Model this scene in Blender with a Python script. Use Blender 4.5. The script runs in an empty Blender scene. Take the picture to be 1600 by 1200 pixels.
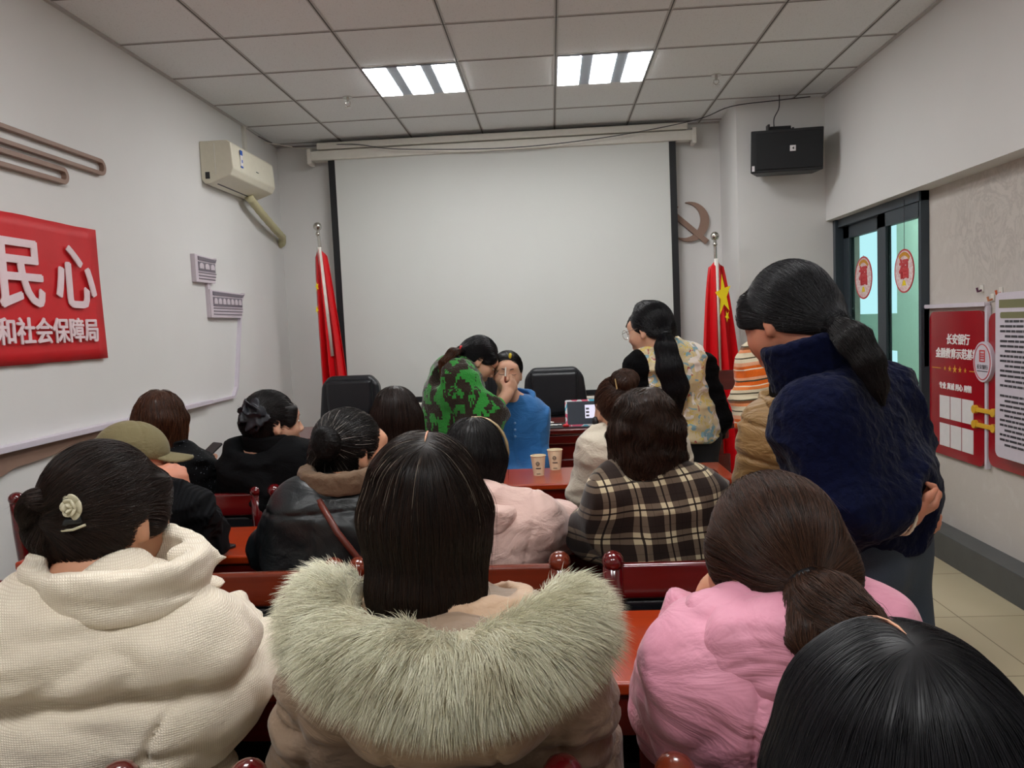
import bpy, bmesh, math, random
import numpy as np
from mathutils import Vector, Matrix
random.seed(7)
RNG = np.random.default_rng(11)
SC = bpy.context.scene
COL = SC.collection

# ------------------------------------------------------------------ camera
CAM_YAW, CAM_PITCH, CAM_ROLL, FPX, CAM_Z = .0534, -.0754, -.0442, 1230.6, 1.42
_f = np.array([-math.sin(CAM_YAW)*math.cos(CAM_PITCH), math.cos(CAM_YAW)*math.cos(CAM_PITCH), math.sin(CAM_PITCH)])
_r0 = np.array([math.cos(CAM_YAW), math.sin(CAM_YAW), 0.0]); _u0 = np.cross(_r0, _f)
_r = _r0*math.cos(CAM_ROLL)+_u0*math.sin(CAM_ROLL); _u = -_r0*math.sin(CAM_ROLL)+_u0*math.cos(CAM_ROLL)
cd = bpy.data.cameras.new('camera'); cam = bpy.data.objects.new('camera', cd); COL.objects.link(cam)
cd.sensor_fit = 'HORIZONTAL'; cd.sensor_width = 36.0; cd.lens = 36.0*FPX/1600.0; cd.clip_start = .03
cam.matrix_world = Matrix(((_r[0], _u[0], -_f[0], 0), (_r[1], _u[1], -_f[1], 0), (_r[2], _u[2], -_f[2], CAM_Z), (0, 0, 0, 1)))
SC.camera = cam

def at(px, py, Y):
    """World point seen at photo pixel (px, py) at distance Y down the room."""
    d = _r*(px-800)/FPX + _u*(600-py)/FPX + _f
    return np.array([0, 0, CAM_Z]) + d*(Y/d[1])

# ------------------------------------------------------------------ world, view
w = bpy.data.worlds.new('world'); SC.world = w; w.use_nodes = True
w.node_tree.nodes['Background'].inputs[0].default_value = (.55, .82, .9, 1)
w.node_tree.nodes['Background'].inputs[1].default_value = 1.3
SC.view_settings.view_transform = 'Standard'; SC.view_settings.look = 'None'
SC.view_settings.gamma = 1; SC.view_settings.use_curve_mapping = False
SC.view_settings.exposure = 0.0
LAMP = 30.0          # strength of the ceiling lamp strips

# ------------------------------------------------------------------ colour + materials
def lin(c):
    if isinstance(c, str):
        c = [int(c[i:i+2], 16)/255 for i in (1, 3, 5)]
        c = [x/12.92 if x <= .04045 else ((x+.055)/1.055)**2.4 for x in c]
    return (c[0], c[1], c[2], 1)

class NT:
    def __init__(s, name):
        s.m = bpy.data.materials.new(name); s.m.use_nodes = True
        s.t = s.m.node_tree; s.p = s.t.nodes['Principled BSDF']; s.out = s.t.nodes['Material Output']
    def n(s, typ, ins=None, **kw):
        nd = s.t.nodes.new('ShaderNode'+typ)
        for k, v in kw.items(): setattr(nd, k, v)
        for k, v in (ins or {}).items(): s.set(nd.inputs[k], v)
        return nd
    def set(s, sock, v):
        if isinstance(v, bpy.types.NodeSocket): s.t.links.new(v, sock)
        elif isinstance(v, str): sock.default_value = lin(v)
        else: sock.default_value = v
    def math(s, op, a, b=0.0, c=0.0):
        nd = s.n('Math', operation=op); s.set(nd.inputs[0], a); s.set(nd.inputs[1], b); s.set(nd.inputs[2], c); return nd.outputs[0]
    def coord(s, scale=(1, 1, 1), rot=(0, 0, 0), out='Object'):
        tc = s.n('TexCoord'); mp = s.n('Mapping', {'Vector': tc.outputs[out], 'Scale': scale, 'Rotation': rot}); return mp.outputs[0]
    def noise(s, vec, scale, detail=3, rough=.5, dist=0, out=0):
        return s.n('TexNoise', {'Vector': vec, 'Scale': scale, 'Detail': detail, 'Roughness': rough, 'Distortion': dist}).outputs[out]
    def ramp(s, fac, stops, interp='LINEAR'):
        nd = s.n('ValToRGB', {'Fac': fac}); cr = nd.color_ramp; cr.interpolation = interp
        while len(cr.elements) < len(stops): cr.elements.new(.5)
        for e, (p, c) in zip(cr.elements, stops): e.position = p; e.color = lin(c)
        return nd.outputs[0]
    def mix(s, fac, a, b, mode='MIX'):
        nd = s.n('Mix', data_type='RGBA', blend_type=mode)
        s.set(nd.inputs[0], fac); s.set(nd.inputs[6], lin(a) if not isinstance(a, bpy.types.NodeSocket) else a)
        s.set(nd.inputs[7], lin(b) if not isinstance(b, bpy.types.NodeSocket) else b); return nd.outputs[2]
    def bump(s, h, strength=.3, dist=.01, normal=None):
        ins = {'Height': h, 'Strength': strength, 'Distance': dist}
        if normal: ins['Normal'] = normal
        o = s.n('Bump', ins).outputs[0]; s.set(s.p.inputs['Normal'], o); return o
    def fin(s, color=None, rough=.5, metal=0, spec=.5, coat=0, sheen=0, sss=0):
        if color is not None: s.set(s.p.inputs['Base Color'], lin(color) if isinstance(color, (str, tuple)) else color)
        s.set(s.p.inputs['Roughness'], rough); s.set(s.p.inputs['Metallic'], metal); s.set(s.p.inputs['Specular IOR Level'], spec)
        if coat: s.p.inputs['Coat Weight'].default_value = coat; s.p.inputs['Coat Roughness'].default_value = .12
        if sheen: s.p.inputs['Sheen Weight'].default_value = sheen; s.p.inputs['Sheen Roughness'].default_value = .4
        if sss: s.p.inputs['Subsurface Weight'].default_value = sss; s.p.inputs['Subsurface Scale'].default_value = .01
        return s.m

def plain(name, color, rough=.5, metal=0, spec=.5, coat=0, noise_scale=30, var=.06, bump=.0, bscale=200):
    t = NT(name); v = t.coord(); c = t.noise(v, noise_scale, 3)
    a = lin(color); dk = tuple(x*(1-var) for x in a[:3]); lt = tuple(min(1, x*(1+var)) for x in a[:3])
    colr = t.mix(c, dk, lt)
    if bump: t.bump(t.noise(v, bscale, 3), bump, .004)
    return t.fin(colr, rough, metal, spec, coat)

def emis(name, color, strength):
    t = NT(name); t.p.inputs['Base Color'].default_value = (0, 0, 0, 1)
    t.p.inputs['Emission Color'].default_value = lin(color); t.p.inputs['Emission Strength'].default_value = strength; return t.m

# ------------------------------------------------------------------ objects
def tag(o, label=None, cat=None, group=None, kind=None):
    for k, v in (('label', label), ('category', cat), ('group', group), ('kind', kind)):
        if v: o[k] = v
    return o
def empty(name, loc, label=None, cat=None, group=None, rz=0):
    o = bpy.data.objects.new(name, None); COL.objects.link(o); o.location = [float(x) for x in loc]; o.rotation_euler = (0, 0, rz)
    o.empty_display_size = .05
    return tag(o, label, cat, group)
def put(name, me, mat, parent=None, loc=(0, 0, 0), rot=(0, 0, 0), bevel=0, seg=2, smooth=False, sub=0):
    o = bpy.data.objects.new(name, me); COL.objects.link(o)
    if mat is not None and not me.materials:
        for m in (mat if isinstance(mat, (list, tuple)) else [mat]): me.materials.append(m)
    o.location = [float(x) for x in loc]; o.rotation_euler = rot
    if parent is not None: o.parent = parent
    if smooth: me.polygons.foreach_set('use_smooth', [True]*len(me.polygons))
    if bevel:
        b = o.modifiers.new('bevel', 'BEVEL'); b.width = bevel; b.segments = seg; b.limit_method = 'ANGLE'; b.angle_limit = .6
        b.harden_normals = True; me.polygons.foreach_set('use_smooth', [True]*len(me.polygons))
    if sub:
        sm = o.modifiers.new('sub', 'SUBSURF'); sm.levels = sub; sm.render_levels = sub
    return o
class MB:
    """Collects shapes and links them as one mesh object."""
    def __init__(s): s.b = bmesh.new()
    def box(s, lo, hi, mat=None, mi=0):
        vs = [s.b.verts.new((x, y, z)) for x in (lo[0], hi[0]) for y in (lo[1], hi[1]) for z in (lo[2], hi[2])]
        for f in ((0, 1, 3, 2), (4, 6, 7, 5), (0, 4, 5, 1), (2, 3, 7, 6), (0, 2, 6, 4), (1, 5, 7, 3)):
            fc = s.b.faces.new([vs[i] for i in f]); fc.material_index = mi
        if mat is not None: bmesh.ops.transform(s.b, matrix=mat, verts=vs)
        return s
    def prism(s, pts, z0, z1, M=None, mi=0):
        a = [s.b.verts.new((p[0], p[1], z0)) for p in pts]; b = [s.b.verts.new((p[0], p[1], z1)) for p in pts]
        n = len(pts); s.b.faces.new(a[::-1]).material_index = mi; s.b.faces.new(b).material_index = mi
        for i in range(n): s.b.faces.new((a[i], a[(i+1) % n], b[(i+1) % n], b[i])).material_index = mi
        if M is not None: bmesh.ops.transform(s.b, matrix=M, verts=a+b)
        return s
    def ring(s, outer, inner, z0, z1, M=None):
        n = len(outer); L = [[s.b.verts.new((p[0], p[1], z)) for p in q] for q, z in ((outer, z0), (outer, z1), (inner, z1), (inner, z0))]
        for k in range(4):
            A, B = L[k], L[(k+1) % 4]
            for i in range(n): s.b.faces.new((A[i], A[(i+1) % n], B[(i+1) % n], B[i]))
        if M is not None: bmesh.ops.transform(s.b, matrix=M, verts=[v for q in L for v in q])
        return s
    def tube(s, pts, r, seg=10, cap=True):
        pts = [Vector([float(c) for c in p]) for p in pts]; n = len(pts); rings = []
        rr = r if isinstance(r, (list, tuple)) else [r]*n
        t = (pts[1]-pts[0]).normalized(); a = t.orthogonal().normalized()
        for i, p in enumerate(pts):
            t = (pts[min(i+1, n-1)]-pts[max(i-1, 0)]).normalized(); a = (a-t*a.dot(t)).normalized(); b = t.cross(a)
            rings.append([s.b.verts.new(p+(a*math.cos(q)+b*math.sin(q))*rr[i]) for q in [2*math.pi*k/seg for k in range(seg)]])
        for i in range(n-1):
            for k in range(seg): s.b.faces.new((rings[i][k], rings[i][(k+1) % seg], rings[i+1][(k+1) % seg], rings[i+1][k]))
        if cap: s.b.faces.new(rings[0][::-1]); s.b.faces.new(rings[-1])
        return s
    def lathe(s, prof, c=(0, 0, 0), seg=24, M=None):
        rings = []; new = []
        for r, z in prof:
            rg = [s.b.verts.new((c[0]+r*math.cos(2*math.pi*k/seg), c[1]+r*math.sin(2*math.pi*k/seg), c[2]+z)) for k in range(seg)]
            rings.append(rg); new += rg
        for i in range(len(rings)-1):
            for k in range(seg): s.b.faces.new((rings[i][k], rings[i][(k+1) % seg], rings[i+1][(k+1) % seg], rings[i+1][k]))
        s.b.faces.new(rings[0][::-1]); s.b.faces.new(rings[-1])
        if M is not None: bmesh.ops.transform(s.b, matrix=M, verts=new)
        return s
    def sph(s, c, r, u=16, v=10, scale=(1, 1, 1)):
        M = Matrix.Translation([float(x) for x in c]) @ Matrix.Diagonal((*scale, 1))
        bmesh.ops.create_uvsphere(s.b, u_segments=u, v_segments=v, radius=r, matrix=M); return s
    def obj(s, name, mat, parent=None, **k):
        me = bpy.data.meshes.new(name); bmesh.ops.recalc_face_normals(s.b, faces=s.b.faces); s.b.to_mesh(me); s.b.free()
        return put(name, me, mat, parent, **k)
def rrect(x0, y0, x1, y1, r, n=6):
    P = []
    for cx, cy, a in ((x1-r, y1-r, 0), (x0+r, y1-r, 90), (x0+r, y0+r, 180), (x1-r, y0+r, 270)):
        for i in range(n+1):
            t = math.radians(a+90*i/n); P.append((cx+r*math.cos(t), cy+r*math.sin(t)))
    return P
def text(name, body, size, mat, parent, M, depth=.002, offset=0, align='CENTER', xs=1.0, shear=0):
    cu = bpy.data.curves.new(name, 'FONT'); cu.body = body; cu.size = size; cu.extrude = depth
    cu.align_x = align; cu.align_y = 'CENTER'; cu.resolution_u = 3; cu.shear = shear
    tmp = bpy.data.objects.new('tmp', cu); COL.objects.link(tmp)
    dg = bpy.context.evaluated_depsgraph_get(); me = bpy.data.meshes.new_from_object(tmp.evaluated_get(dg))
    COL.objects.unlink(tmp); bpy.data.objects.remove(tmp)
    if offset:                                   # heavier strokes: the same glyphs laid side by side
        b = bmesh.new()
        for i, (dx, dy) in enumerate(((-1, 0), (1, 0), (0, .6), (0, -.6), (0, 0), (-.6, .5), (.6, -.5))):
            m2 = me.copy(); m2.transform(Matrix.Translation((dx*offset, dy*offset, i*.0002))); b.from_mesh(m2); bpy.data.meshes.remove(m2)
        b.to_mesh(me); b.free()
    me.transform(M @ Matrix.Diagonal((xs, 1, 1, 1)))
    me.materials.clear()
    return put(name, me, mat, parent)
# matrices that stand a drawing (x right, y up) on the left wall, the right wall, the back wall
def M_left(y, z, x=-2.3):  return Matrix(((0, 0, 1, x), (1, 0, 0, y), (0, 1, 0, z), (0, 0, 0, 1)))
def M_right(y, z, x=2.25): return Matrix(((0, 0, -1, x), (-1, 0, 0, y), (0, 1, 0, z), (0, 0, 0, 1)))
def M_back(x, z, y=6.8):   return Matrix(((1, 0, 0, x), (0, 0, -1, y), (0, 1, 0, z), (0, 0, 0, 1)))

# ------------------------------------------------------------------ implicit surfaces (numpy)
def V(*a): return np.array(a, float)
def unit(v): v = np.asarray(v, float); return v/(np.linalg.norm(v)+1e-12)
_hx = np.random.default_rng(3).random((64, 64, 64)).astype(np.float32)
def vnoise(P):
    i = np.floor(P).astype(int); f = P-i; f = f*f*(3-2*f); i &= 63; j = (i+1) & 63
    g = lambda a, b, c: _hx[a, b, c]
    x0, y0, z0 = i.T; x1, y1, z1 = j.T; fx, fy, fz = f.T
    c00 = g(x0, y0, z0)*(1-fx)+g(x1, y0, z0)*fx; c10 = g(x0, y1, z0)*(1-fx)+g(x1, y1, z0)*fx
    c01 = g(x0, y0, z1)*(1-fx)+g(x1, y0, z1)*fx; c11 = g(x0, y1, z1)*(1-fx)+g(x1, y1, z1)*fx
    return ((c00*(1-fy)+c10*fy)*(1-fz)+(c01*(1-fy)+c11*fy)*fz)*2-1
def fbm(P, s, o=3):
    a = 0; w = 1
    for k in range(o): a = a+w*vnoise(P*s+k*17.3); s *= 2.03; w *= .5
    return a
def folds(P, s, stretch=(1, 1, 1), warp=.6):
    """ridged folds of cloth, elongated along the axis with the smallest stretch"""
    Q = P*np.array(stretch)*s; Q = Q+warp*np.stack([vnoise(Q*.7+5), vnoise(Q*.7+9), vnoise(Q*.7+21)], -1)
    return 1-2*np.abs(vnoise(Q))
class Sh:
    """Smooth union of round cones and ellipsoids, minus cuts, plus a displacement."""
    def __init__(s, k=.02): s.k = k; s.f = []; s.cuts = []; s.disp = None; s.lo = np.full(3, 1e9); s.hi = np.full(3, -1e9); s.post = []
    def _bb(s, lo, hi): s.lo = np.minimum(s.lo, lo); s.hi = np.maximum(s.hi, hi)
    def c(s, a, b, ra, rb=None):
        a = np.asarray(a, float); b = np.asarray(b, float); rb = ra if rb is None else rb; m = max(ra, rb)
        s._bb(np.minimum(a, b)-m, np.maximum(a, b)+m); ab = b-a; L = max(ab@ab, 1e-9)
        def f(P):
            t = np.clip((P-a)@ab/L, 0, 1); return np.linalg.norm(P-a-t[:, None]*ab, axis=1)-(ra+(rb-ra)*t)
        s.f.append(f); return s
    def path(s, pts, rs):
        for i in range(len(pts)-1): s.c(pts[i], pts[i+1], rs[i], rs[i+1])
        return s
    def e(s, c, r, R=None):
        c = np.asarray(c, float); r = np.asarray(r, float); R = np.eye(3) if R is None else R
        ext = np.sqrt(((R*r)**2).sum(1)); s._bb(c-ext, c+ext)
        def f(P):
            q = (P-c)@R; k0 = np.linalg.norm(q/r, axis=1); k1 = np.linalg.norm(q/(r*r), axis=1)
            return k0*(k0-1)/(k1+1e-9)
        s.f.append(f); return s
    def add(s, o): s._bb(o.lo, o.hi); s.f.append(o); return s
    def cut(s, fn, k=.004): s.cuts.append((fn, k)); return s
    def __call__(s, P):
        k = s.k
        if len(s.f) == 1: d = s.f[0](P)
        else:
            K = 2.4*k; d = s.f[0](P)
            for f in s.f[1:]:
                e = f(P); g = np.maximum(K-np.abs(d-e), 0)/K; d = np.minimum(d, e)-g*g*K*.25
        if s.disp is not None: d = d-s.disp(P)
        for fn, kk in s.cuts:
            e = -fn(P); m = np.maximum(d, e); d = m+kk*np.log(np.exp((d-m)/kk)+np.exp((e-m)/kk))
        return d
def half(n, p):   # negative on the side n points away from; cutting removes where value < 0
    n = unit(n); p = np.asarray(p, float); return lambda P: (P-p)@n
def grad(F, P, e=.0015):
    g = np.stack([F(P+d)-F(P-d) for d in np.eye(3)*e], -1); return g/(np.linalg.norm(g, axis=1)[:, None]+1e-9)
def surf(F, h, pad=.03):
    """Sparse surface nets of the zero set of F."""
    B = 4; lo = F.lo-pad-h*2; n = np.ceil((F.hi+pad+h*2-lo)/h/B).astype(int); N = n*B
    bc = np.stack(np.meshgrid(*[np.arange(x) for x in n], indexing='ij'), -1).reshape(-1, 3)
    cen = lo+(bc*B+B/2-.5)*h; d = F(cen); act = bc[np.abs(d) < B*h*1.9]
    G = np.full(N, 1.0, np.float32)
    # fill inside blocks
    ins = bc[(d < 0) & (np.abs(d) >= B*h*1.9)]
    G4 = G.reshape(n[0], B, n[1], B, n[2], B)
    G4[ins[:, 0], :, ins[:, 1], :, ins[:, 2], :] = -1.0
    off = np.stack(np.meshgrid(*[np.arange(B)]*3, indexing='ij'), -1).reshape(-1, 3)
    idx = (act[:, None, :]*B+off[None]).reshape(-1, 3)
    vals = np.empty(len(idx), np.float32)
    for i in range(0, len(idx), 200000): vals[i:i+200000] = F(lo+idx[i:i+200000]*h)
    G[idx[:, 0], idx[:, 1], idx[:, 2]] = vals
    S = G < 0; c = S[:-1, :-1, :-1]
    cnt = np.zeros(c.shape, np.int8)
    for i in (0, 1):
        for j in (0, 1):
            for k in (0, 1): cnt += S[i:S.shape[0]-1+i, j:S.shape[1]-1+j, k:S.shape[2]-1+k]
    cells = np.argwhere((cnt > 0) & (cnt < 8)); vid = np.full(c.shape, -1, np.int32); vid[tuple(cells.T)] = np.arange(len(cells))
    acc = np.zeros((len(cells), 3)); wt = np.zeros(len(cells))
    corner = [(i, j, k) for i in (0, 1) for j in (0, 1) for k in (0, 1)]
    for a in corner:
        for ax in range(3):
            if a[ax]: continue
            b = list(a); b[ax] = 1; va = G[tuple((cells+a).T)]; vb = G[tuple((cells+b).T)]; m = (va < 0) != (vb < 0)
            t = np.where(m, va/(va-vb+1e-12), 0); p = np.tile(np.array(a, float), (len(cells), 1)); p[:, ax] = t
            acc[m] += p[m]; wt[m] += 1
    X = lo+(cells+acc/wt[:, None])*h
    Q = []
    for ax in range(3):
        u, v = (ax+1) % 3, (ax+2) % 3
        sl0 = [slice(0, -1)]*3; sl1 = [slice(0, -1)]*3; sl0[ax] = slice(0, -1); sl1[ax] = slice(1, None)
        A = S[tuple(sl0)]; Bs = S[tuple(sl1)]
        e = np.argwhere(A != Bs); e = e[(e[:, u] > 0) & (e[:, v] > 0)]
        du = np.zeros(3, int); du[u] = 1; dv = np.zeros(3, int); dv[v] = 1
        q = np.stack([vid[tuple((e-du-dv).T)], vid[tuple((e-dv).T)], vid[tuple(e.T)], vid[tuple((e-du).T)]], -1)
        fl = A[tuple(e.T)]; q[~fl] = q[~fl][:, ::-1]; Q.append(q)
    Q = np.concatenate(Q); Q = Q[(Q >= 0).all(1)]
    return X, Q
def np_mesh(name, X, Q, attr=None):
    me = bpy.data.meshes.new(name); k = Q.shape[1]
    me.vertices.add(len(X)); me.vertices.foreach_set('co', np.ascontiguousarray(X, np.float32).ravel())
    me.loops.add(len(Q)*k); me.loops.foreach_set('vertex_index', np.ascontiguousarray(Q, np.int32).ravel())
    me.polygons.add(len(Q)); me.polygons.foreach_set('loop_start', np.arange(0, len(Q)*k, k, dtype=np.int32))
    me.polygons.foreach_set('use_smooth', np.ones(len(Q), bool))
    if attr is not None:
        a = me.attributes.new('tint', 'FLOAT', 'POINT'); a.data.foreach_set('value', np.ascontiguousarray(attr, np.float32))
    me.update(calc_edges=True); me.validate(); return me
def blob(name, F, h, mat, parent, pad=.03):
    X, Q = surf(F, h, pad); o = np.zeros(3); q = parent
    while q is not None: o = o+np.array(q.location); q = q.parent
    return put(name, np_mesh(name, X-o, Q), mat, parent)
# strands: thin tapering three-sided tubes
def tubes(P, rad, tint):
    """P (n,m,3) paths, rad (n,m), tint (n,) -> verts, quads, tint"""
    n, m, _ = P.shape; T = np.gradient(P, axis=1); T /= np.linalg.norm(T, axis=2)[..., None]+1e-9
    ref = np.tile(unit([.31, .52, .79]), (n, m, 1)); A = np.cross(T, ref); A /= np.linalg.norm(A, axis=2)[..., None]+1e-9; Bn = np.cross(T, A)
    ring = [P+rad[..., None]*(A*math.cos(a)+Bn*math.sin(a)) for a in (0, 2.094, 4.189)]
    X = np.stack(ring, 2).reshape(-1, 3); base = (np.arange(n)[:, None]*m+np.arange(m-1)[None]).ravel()*3
    Q = np.concatenate([np.stack([base+k, base+(k+1) % 3, base+3+(k+1) % 3, base+3+k], -1) for k in range(3)])
    return X, Q, np.repeat(tint, m*3)
def trace(F, roots, flow, L, m, off0=-.0015, off1=.0015, jit=.15):
    P = roots.copy(); out = [P]; step = (L/(m-1))[:, None]; dirv = RNG.normal(0, jit, P.shape); o = RNG.uniform(0, 1, len(P))
    for i in range(1, m):
        v = flow(P)+dirv; g = grad(F, P); v = v-g*(v*g).sum(1)[:, None]; v /= np.linalg.norm(v, axis=1)[:, None]+1e-9
        P = P+v*step; t = i/(m-1); d = F(P); tgt = (off0+(off1-off0)*np.sin(math.pi*min(1, t*1.15))*o)
        P = P-grad(F, P)*np.clip(d-tgt, -.02, .02)[:, None]; out.append(P)
    return np.stack(out, 1)
def hair(name, F, flow, mat, parent, h=.006, n=2500, L=.12, m=12, r=.0006, jit=.12, off=.003, fly=.02, tint=None, sel=None):
    """A hair mass: its volume and a coat of strands that follow it, as one mesh."""
    X, Q = surf(F, h, .02)
    I = RNG.integers(0, len(X), n); R = X[I]+RNG.normal(0, h*.4, (n, 3)); R = R-grad(F, R)*F(R)[:, None]
    if sel is not None: R = R[sel(R)]
    n = len(R); Ls = L*RNG.uniform(.5, 1.15, n); P = trace(F, R, flow, Ls, m, .0004, off, jit)
    k = int(n*fly)
    if k: P[:k] += (np.linspace(0, 1, m)**2)[None, :, None]*RNG.normal(0, .008, (k, 1, 3))+grad(F, P[:k, -1])[:, None]*(np.linspace(0, 1, m)**1.5)[None, :, None]*.006
    tn = RNG.random(n) if tint is None else tint(R)
    tp = np.linspace(0, 1, m); rad = r*RNG.uniform(.6, 1.3, (n, 1))*(1.02-tp[None]**3)
    rad *= np.minimum(1, tp/.10+.12)[None]; rad[tn > .985] *= .55
    if k: rad[:k] *= .5
    X2, Q2, t2 = tubes(P, rad, tn)
    X = X-grad(F, X)*(F(X)+.0012)[:, None]; XX = np.concatenate([X, X2]); QQ = np.concatenate([Q, Q2+len(X)]); tt = np.concatenate([np.full(len(X), .25), t2])
    return put(name, np_mesh(name, XX-np.array(parent.location), QQ, tt), mat, parent)
# ================================================================== materials of the room
def wall_mat(name, c, mural=False):
    t = NT(name); v = t.coord(); n = t.noise(v, 2.2, 4)
    a = lin(c)[:3]; col = t.mix(n, tuple(x*.96 for x in a), tuple(min(1, x*1.04) for x in a))
    if mural:
        sx = t.n('SeparateXYZ', {'Vector': t.n('TexCoord').outputs['Object']}).outputs
        # faint grey stone-relief drawing printed on the paper, high up beside the door
        m1 = t.math('MULTIPLY', t.math('SUBTRACT', sx[1], 4.15), t.math('SUBTRACT', sx[1], 4.15)); m2 = t.math('MULTIPLY', t.math('SUBTRACT', sx[2], 1.83), t.math('SUBTRACT', sx[2], 1.83))
        rad = t.math('SQRT', t.math('ADD', m1, t.math('MULTIPLY', m2, 2.2)))
        fall = t.n('MapRange', {'Value': rad, 'From Min': .3, 'From Max': .62, 'To Min': 1, 'To Max': 0}).outputs[0]
        sw = t.noise(t.coord((1, 2.2, 1.4)), 3.2, 4, .6, 2.2); band = t.ramp(sw, [(.42, (0, 0, 0)), (.5, (1, 1, 1)), (.58, (0, 0, 0)), (.66, (.8, .8, .8)), (.72, (0, 0, 0))])
        col = t.mix(t.math('MULTIPLY', t.math('MULTIPLY', fall, band), .34), col, '#8d8783')
        fine = t.noise(t.coord((1, 1, 1)), 90, 3, .7); col = t.mix(t.math('MULTIPLY', fine, .16), col, '#9c948a')
        sm = t.noise(v, 5, 5, .6, 1.2); col = t.mix(t.math('MULTIPLY', t.ramp(sm, [(.52, (0, 0, 0)), (.7, (1, 1, 1))]), .35), col, '#d8d4ce')
    t.bump(t.noise(v, 160, 3), .12, .003)
    return t.fin(col, .75, spec=.3)
MW = wall_mat('painted_wall', '#dddcda'); MWP = wall_mat('printed_wallpaper', '#cbc4bd', True)
def ceil_mat():
    t = NT('ceiling_tile'); v = t.coord()
    n = t.noise(v, 110, 3, .6); sp = t.ramp(n, [(.30, (.62, .61, .60)), (.42, (1, 1, 1))])
    col = t.mix(.5, '#e6e8e9', sp, 'MULTIPLY'); t.bump(n, .35, .003); return t.fin(col, .9, spec=.2)
MCEIL = ceil_mat()
MGRID = plain('ceiling_grid_metal', '#b9b6b4', .45); MGRIDD = plain('ceiling_grid_groove', '#4a4846', .6)
def floor_mat():
    t = NT('floor_tiles'); v = t.coord()
    br = t.n('TexBrick', {'Vector': v, 'Color1': lin('#cbbfa0'), 'Color2': lin('#c4b899'), 'Mortar': lin('#6f6751'), 'Scale': 1.0, 'Mortar Size': .0022, 'Brick Width': .6, 'Row Height': .6}, offset=0.0, squash=1.0)
    n = t.noise(v, 6, 4, .6); col = t.mix(t.math('MULTIPLY', n, .25), br.outputs[0], '#b3a585')
    return t.fin(col, .22, spec=.5)
MFLOOR = floor_mat()
def wood_mat(name, c1, c2, rough=.16, coat=.6, scale=3):
    t = NT(name); v = t.coord((1, 14, 14)); n = t.noise(v, scale, 5, .6, .6); n2 = t.noise(t.coord(), 3, 3)
    col = t.mix(n, c1, c2); col = t.mix(t.math('MULTIPLY', n2, .3), col, c2)
    t.bump(t.noise(t.coord(), 400, 2), .02, .001); return t.fin(col, rough, spec=.5, coat=coat)
MTABLE = wood_mat('orange_red_lacquered_wood', '#ab3a0c', '#8e2808', .3, .35)
MDARKW = wood_mat('dark_red_lacquered_wood', '#6e150d', '#480c09', .22, .4)
MCHAIRW = wood_mat('maroon_lacquered_wood', '#6a0d12', '#45070b', .15, .7)
MBROWNW = wood_mat('reddish_brown_wood', '#7c2f17', '#552011', .22, .5)
MLEATH = plain('black_leather', '#16181d', .34, spec=.5, noise_scale=20, var=.2, bump=.25, bscale=260)
MBLACK = plain('black_plastic', '#14161a', .45); MDARK = plain('dark_board', '#0d0c0d', .7)
MGREY = plain('grey_aluminium', '#3d474f', .4, .3); MBASE = plain('grey_stone_baseboard', '#4c4f50', .4, noise_scale=8, var=.25, bump=.1, bscale=80)
MWHITE = plain('white_plastic', '#dedbd2', .4); MCREAM = plain('cream_plastic', '#dcd7c4', .4)
MCHROME = plain('chrome', '#c9c6c0', .18, 1.0); MGLOW = emis('lamp_diffuser', '#ffffff', LAMP)
MRED = plain('red_cloth', '#cf1620', .55, noise_scale=6, var=.1, bump=.1); MFLAG = plain('flag_red_satin', '#d40c18', .4, noise_scale=8, var=.08)
MYEL = plain('yellow_print', '#f5d90a', .5); MPALE = plain('pale_pink_letters', '#ead3d8', .6)
MWHITEL = plain('white_letters', '#f4efef', .5); MTAN = plain('tan_cut_board', '#8f7364', .5, noise_scale=15, var=.12)
MBOARDR = plain('red_acrylic_board', '#9c1220', .12, spec=.5, coat=.3); MGOLD = plain('gold_print', '#dfa02a', .4); MGOLDM = plain('gold_plastic', '#e0ae2c', .3)
MINK = plain('dark_ink', '#3d3b40', .6); MLILAC = plain('lilac_white_board', '#d5cdd8', .35); MPAPER = plain('white_card', '#e3dfe0', .5)
MREDINK = plain('red_ink', '#c93a40', .5); MOLIVE = plain('olive_heading', '#7b7a55', .5)
MCAPW = plain('grey_printed_board', '#77707a', .5); MCAPL = plain('lilac_cut_board', '#cdc2cb', .5)

# ================================================================== room shell
def slab(name, lo, hi, mat, parent=None, **k):
    return MB().box(lo, hi).obj(name, mat, parent, **k)
def struct(o): o['kind'] = 'structure'; return o
XL, XR, XR2, YB, YF, ZC = -2.30, 2.12, 2.25, 6.80, -2.6, 3.03
struct(slab('floor', (XL-.12, YF-.12, -.1), (3.72, 13.1, 0), MFLOOR))
struct(slab('wall_left', (XL-.12, YF, 0), (XL, YB+.12, 3.25), MW))
struct(slab('wall_back', (XL, YB, 0), (XR2+.1, YB+.12, 3.25), MW))
struct(slab('wall_front', (XL-.12, YF-.12, 0), (XR2+.12, YF, 3.25), MW))
b = MB(); b.box((XR, YF, 2.10), (XR2+.12, 6.2, 3.25)); struct(b.obj('wall_right_upper', MW))
DY0, DY1 = 4.83, 6.20
b = MB(); b.box((XR2, YF, 0), (XR2+.12, 4.91, 2.10)); struct(b.obj('wall_right', MWP))
struct(slab('wall_column', (1.46, 6.2, 0), (XR2+.12, YB, 3.25), MW))
struct(slab('baseboard_right', (XR, YF, 0), (XR2, 4.80, .155), MBASE, bevel=.004))
struct(slab('baseboard_left', (XL, YF, 0), (XL+.015, YB, .1), MBASE))
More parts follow.
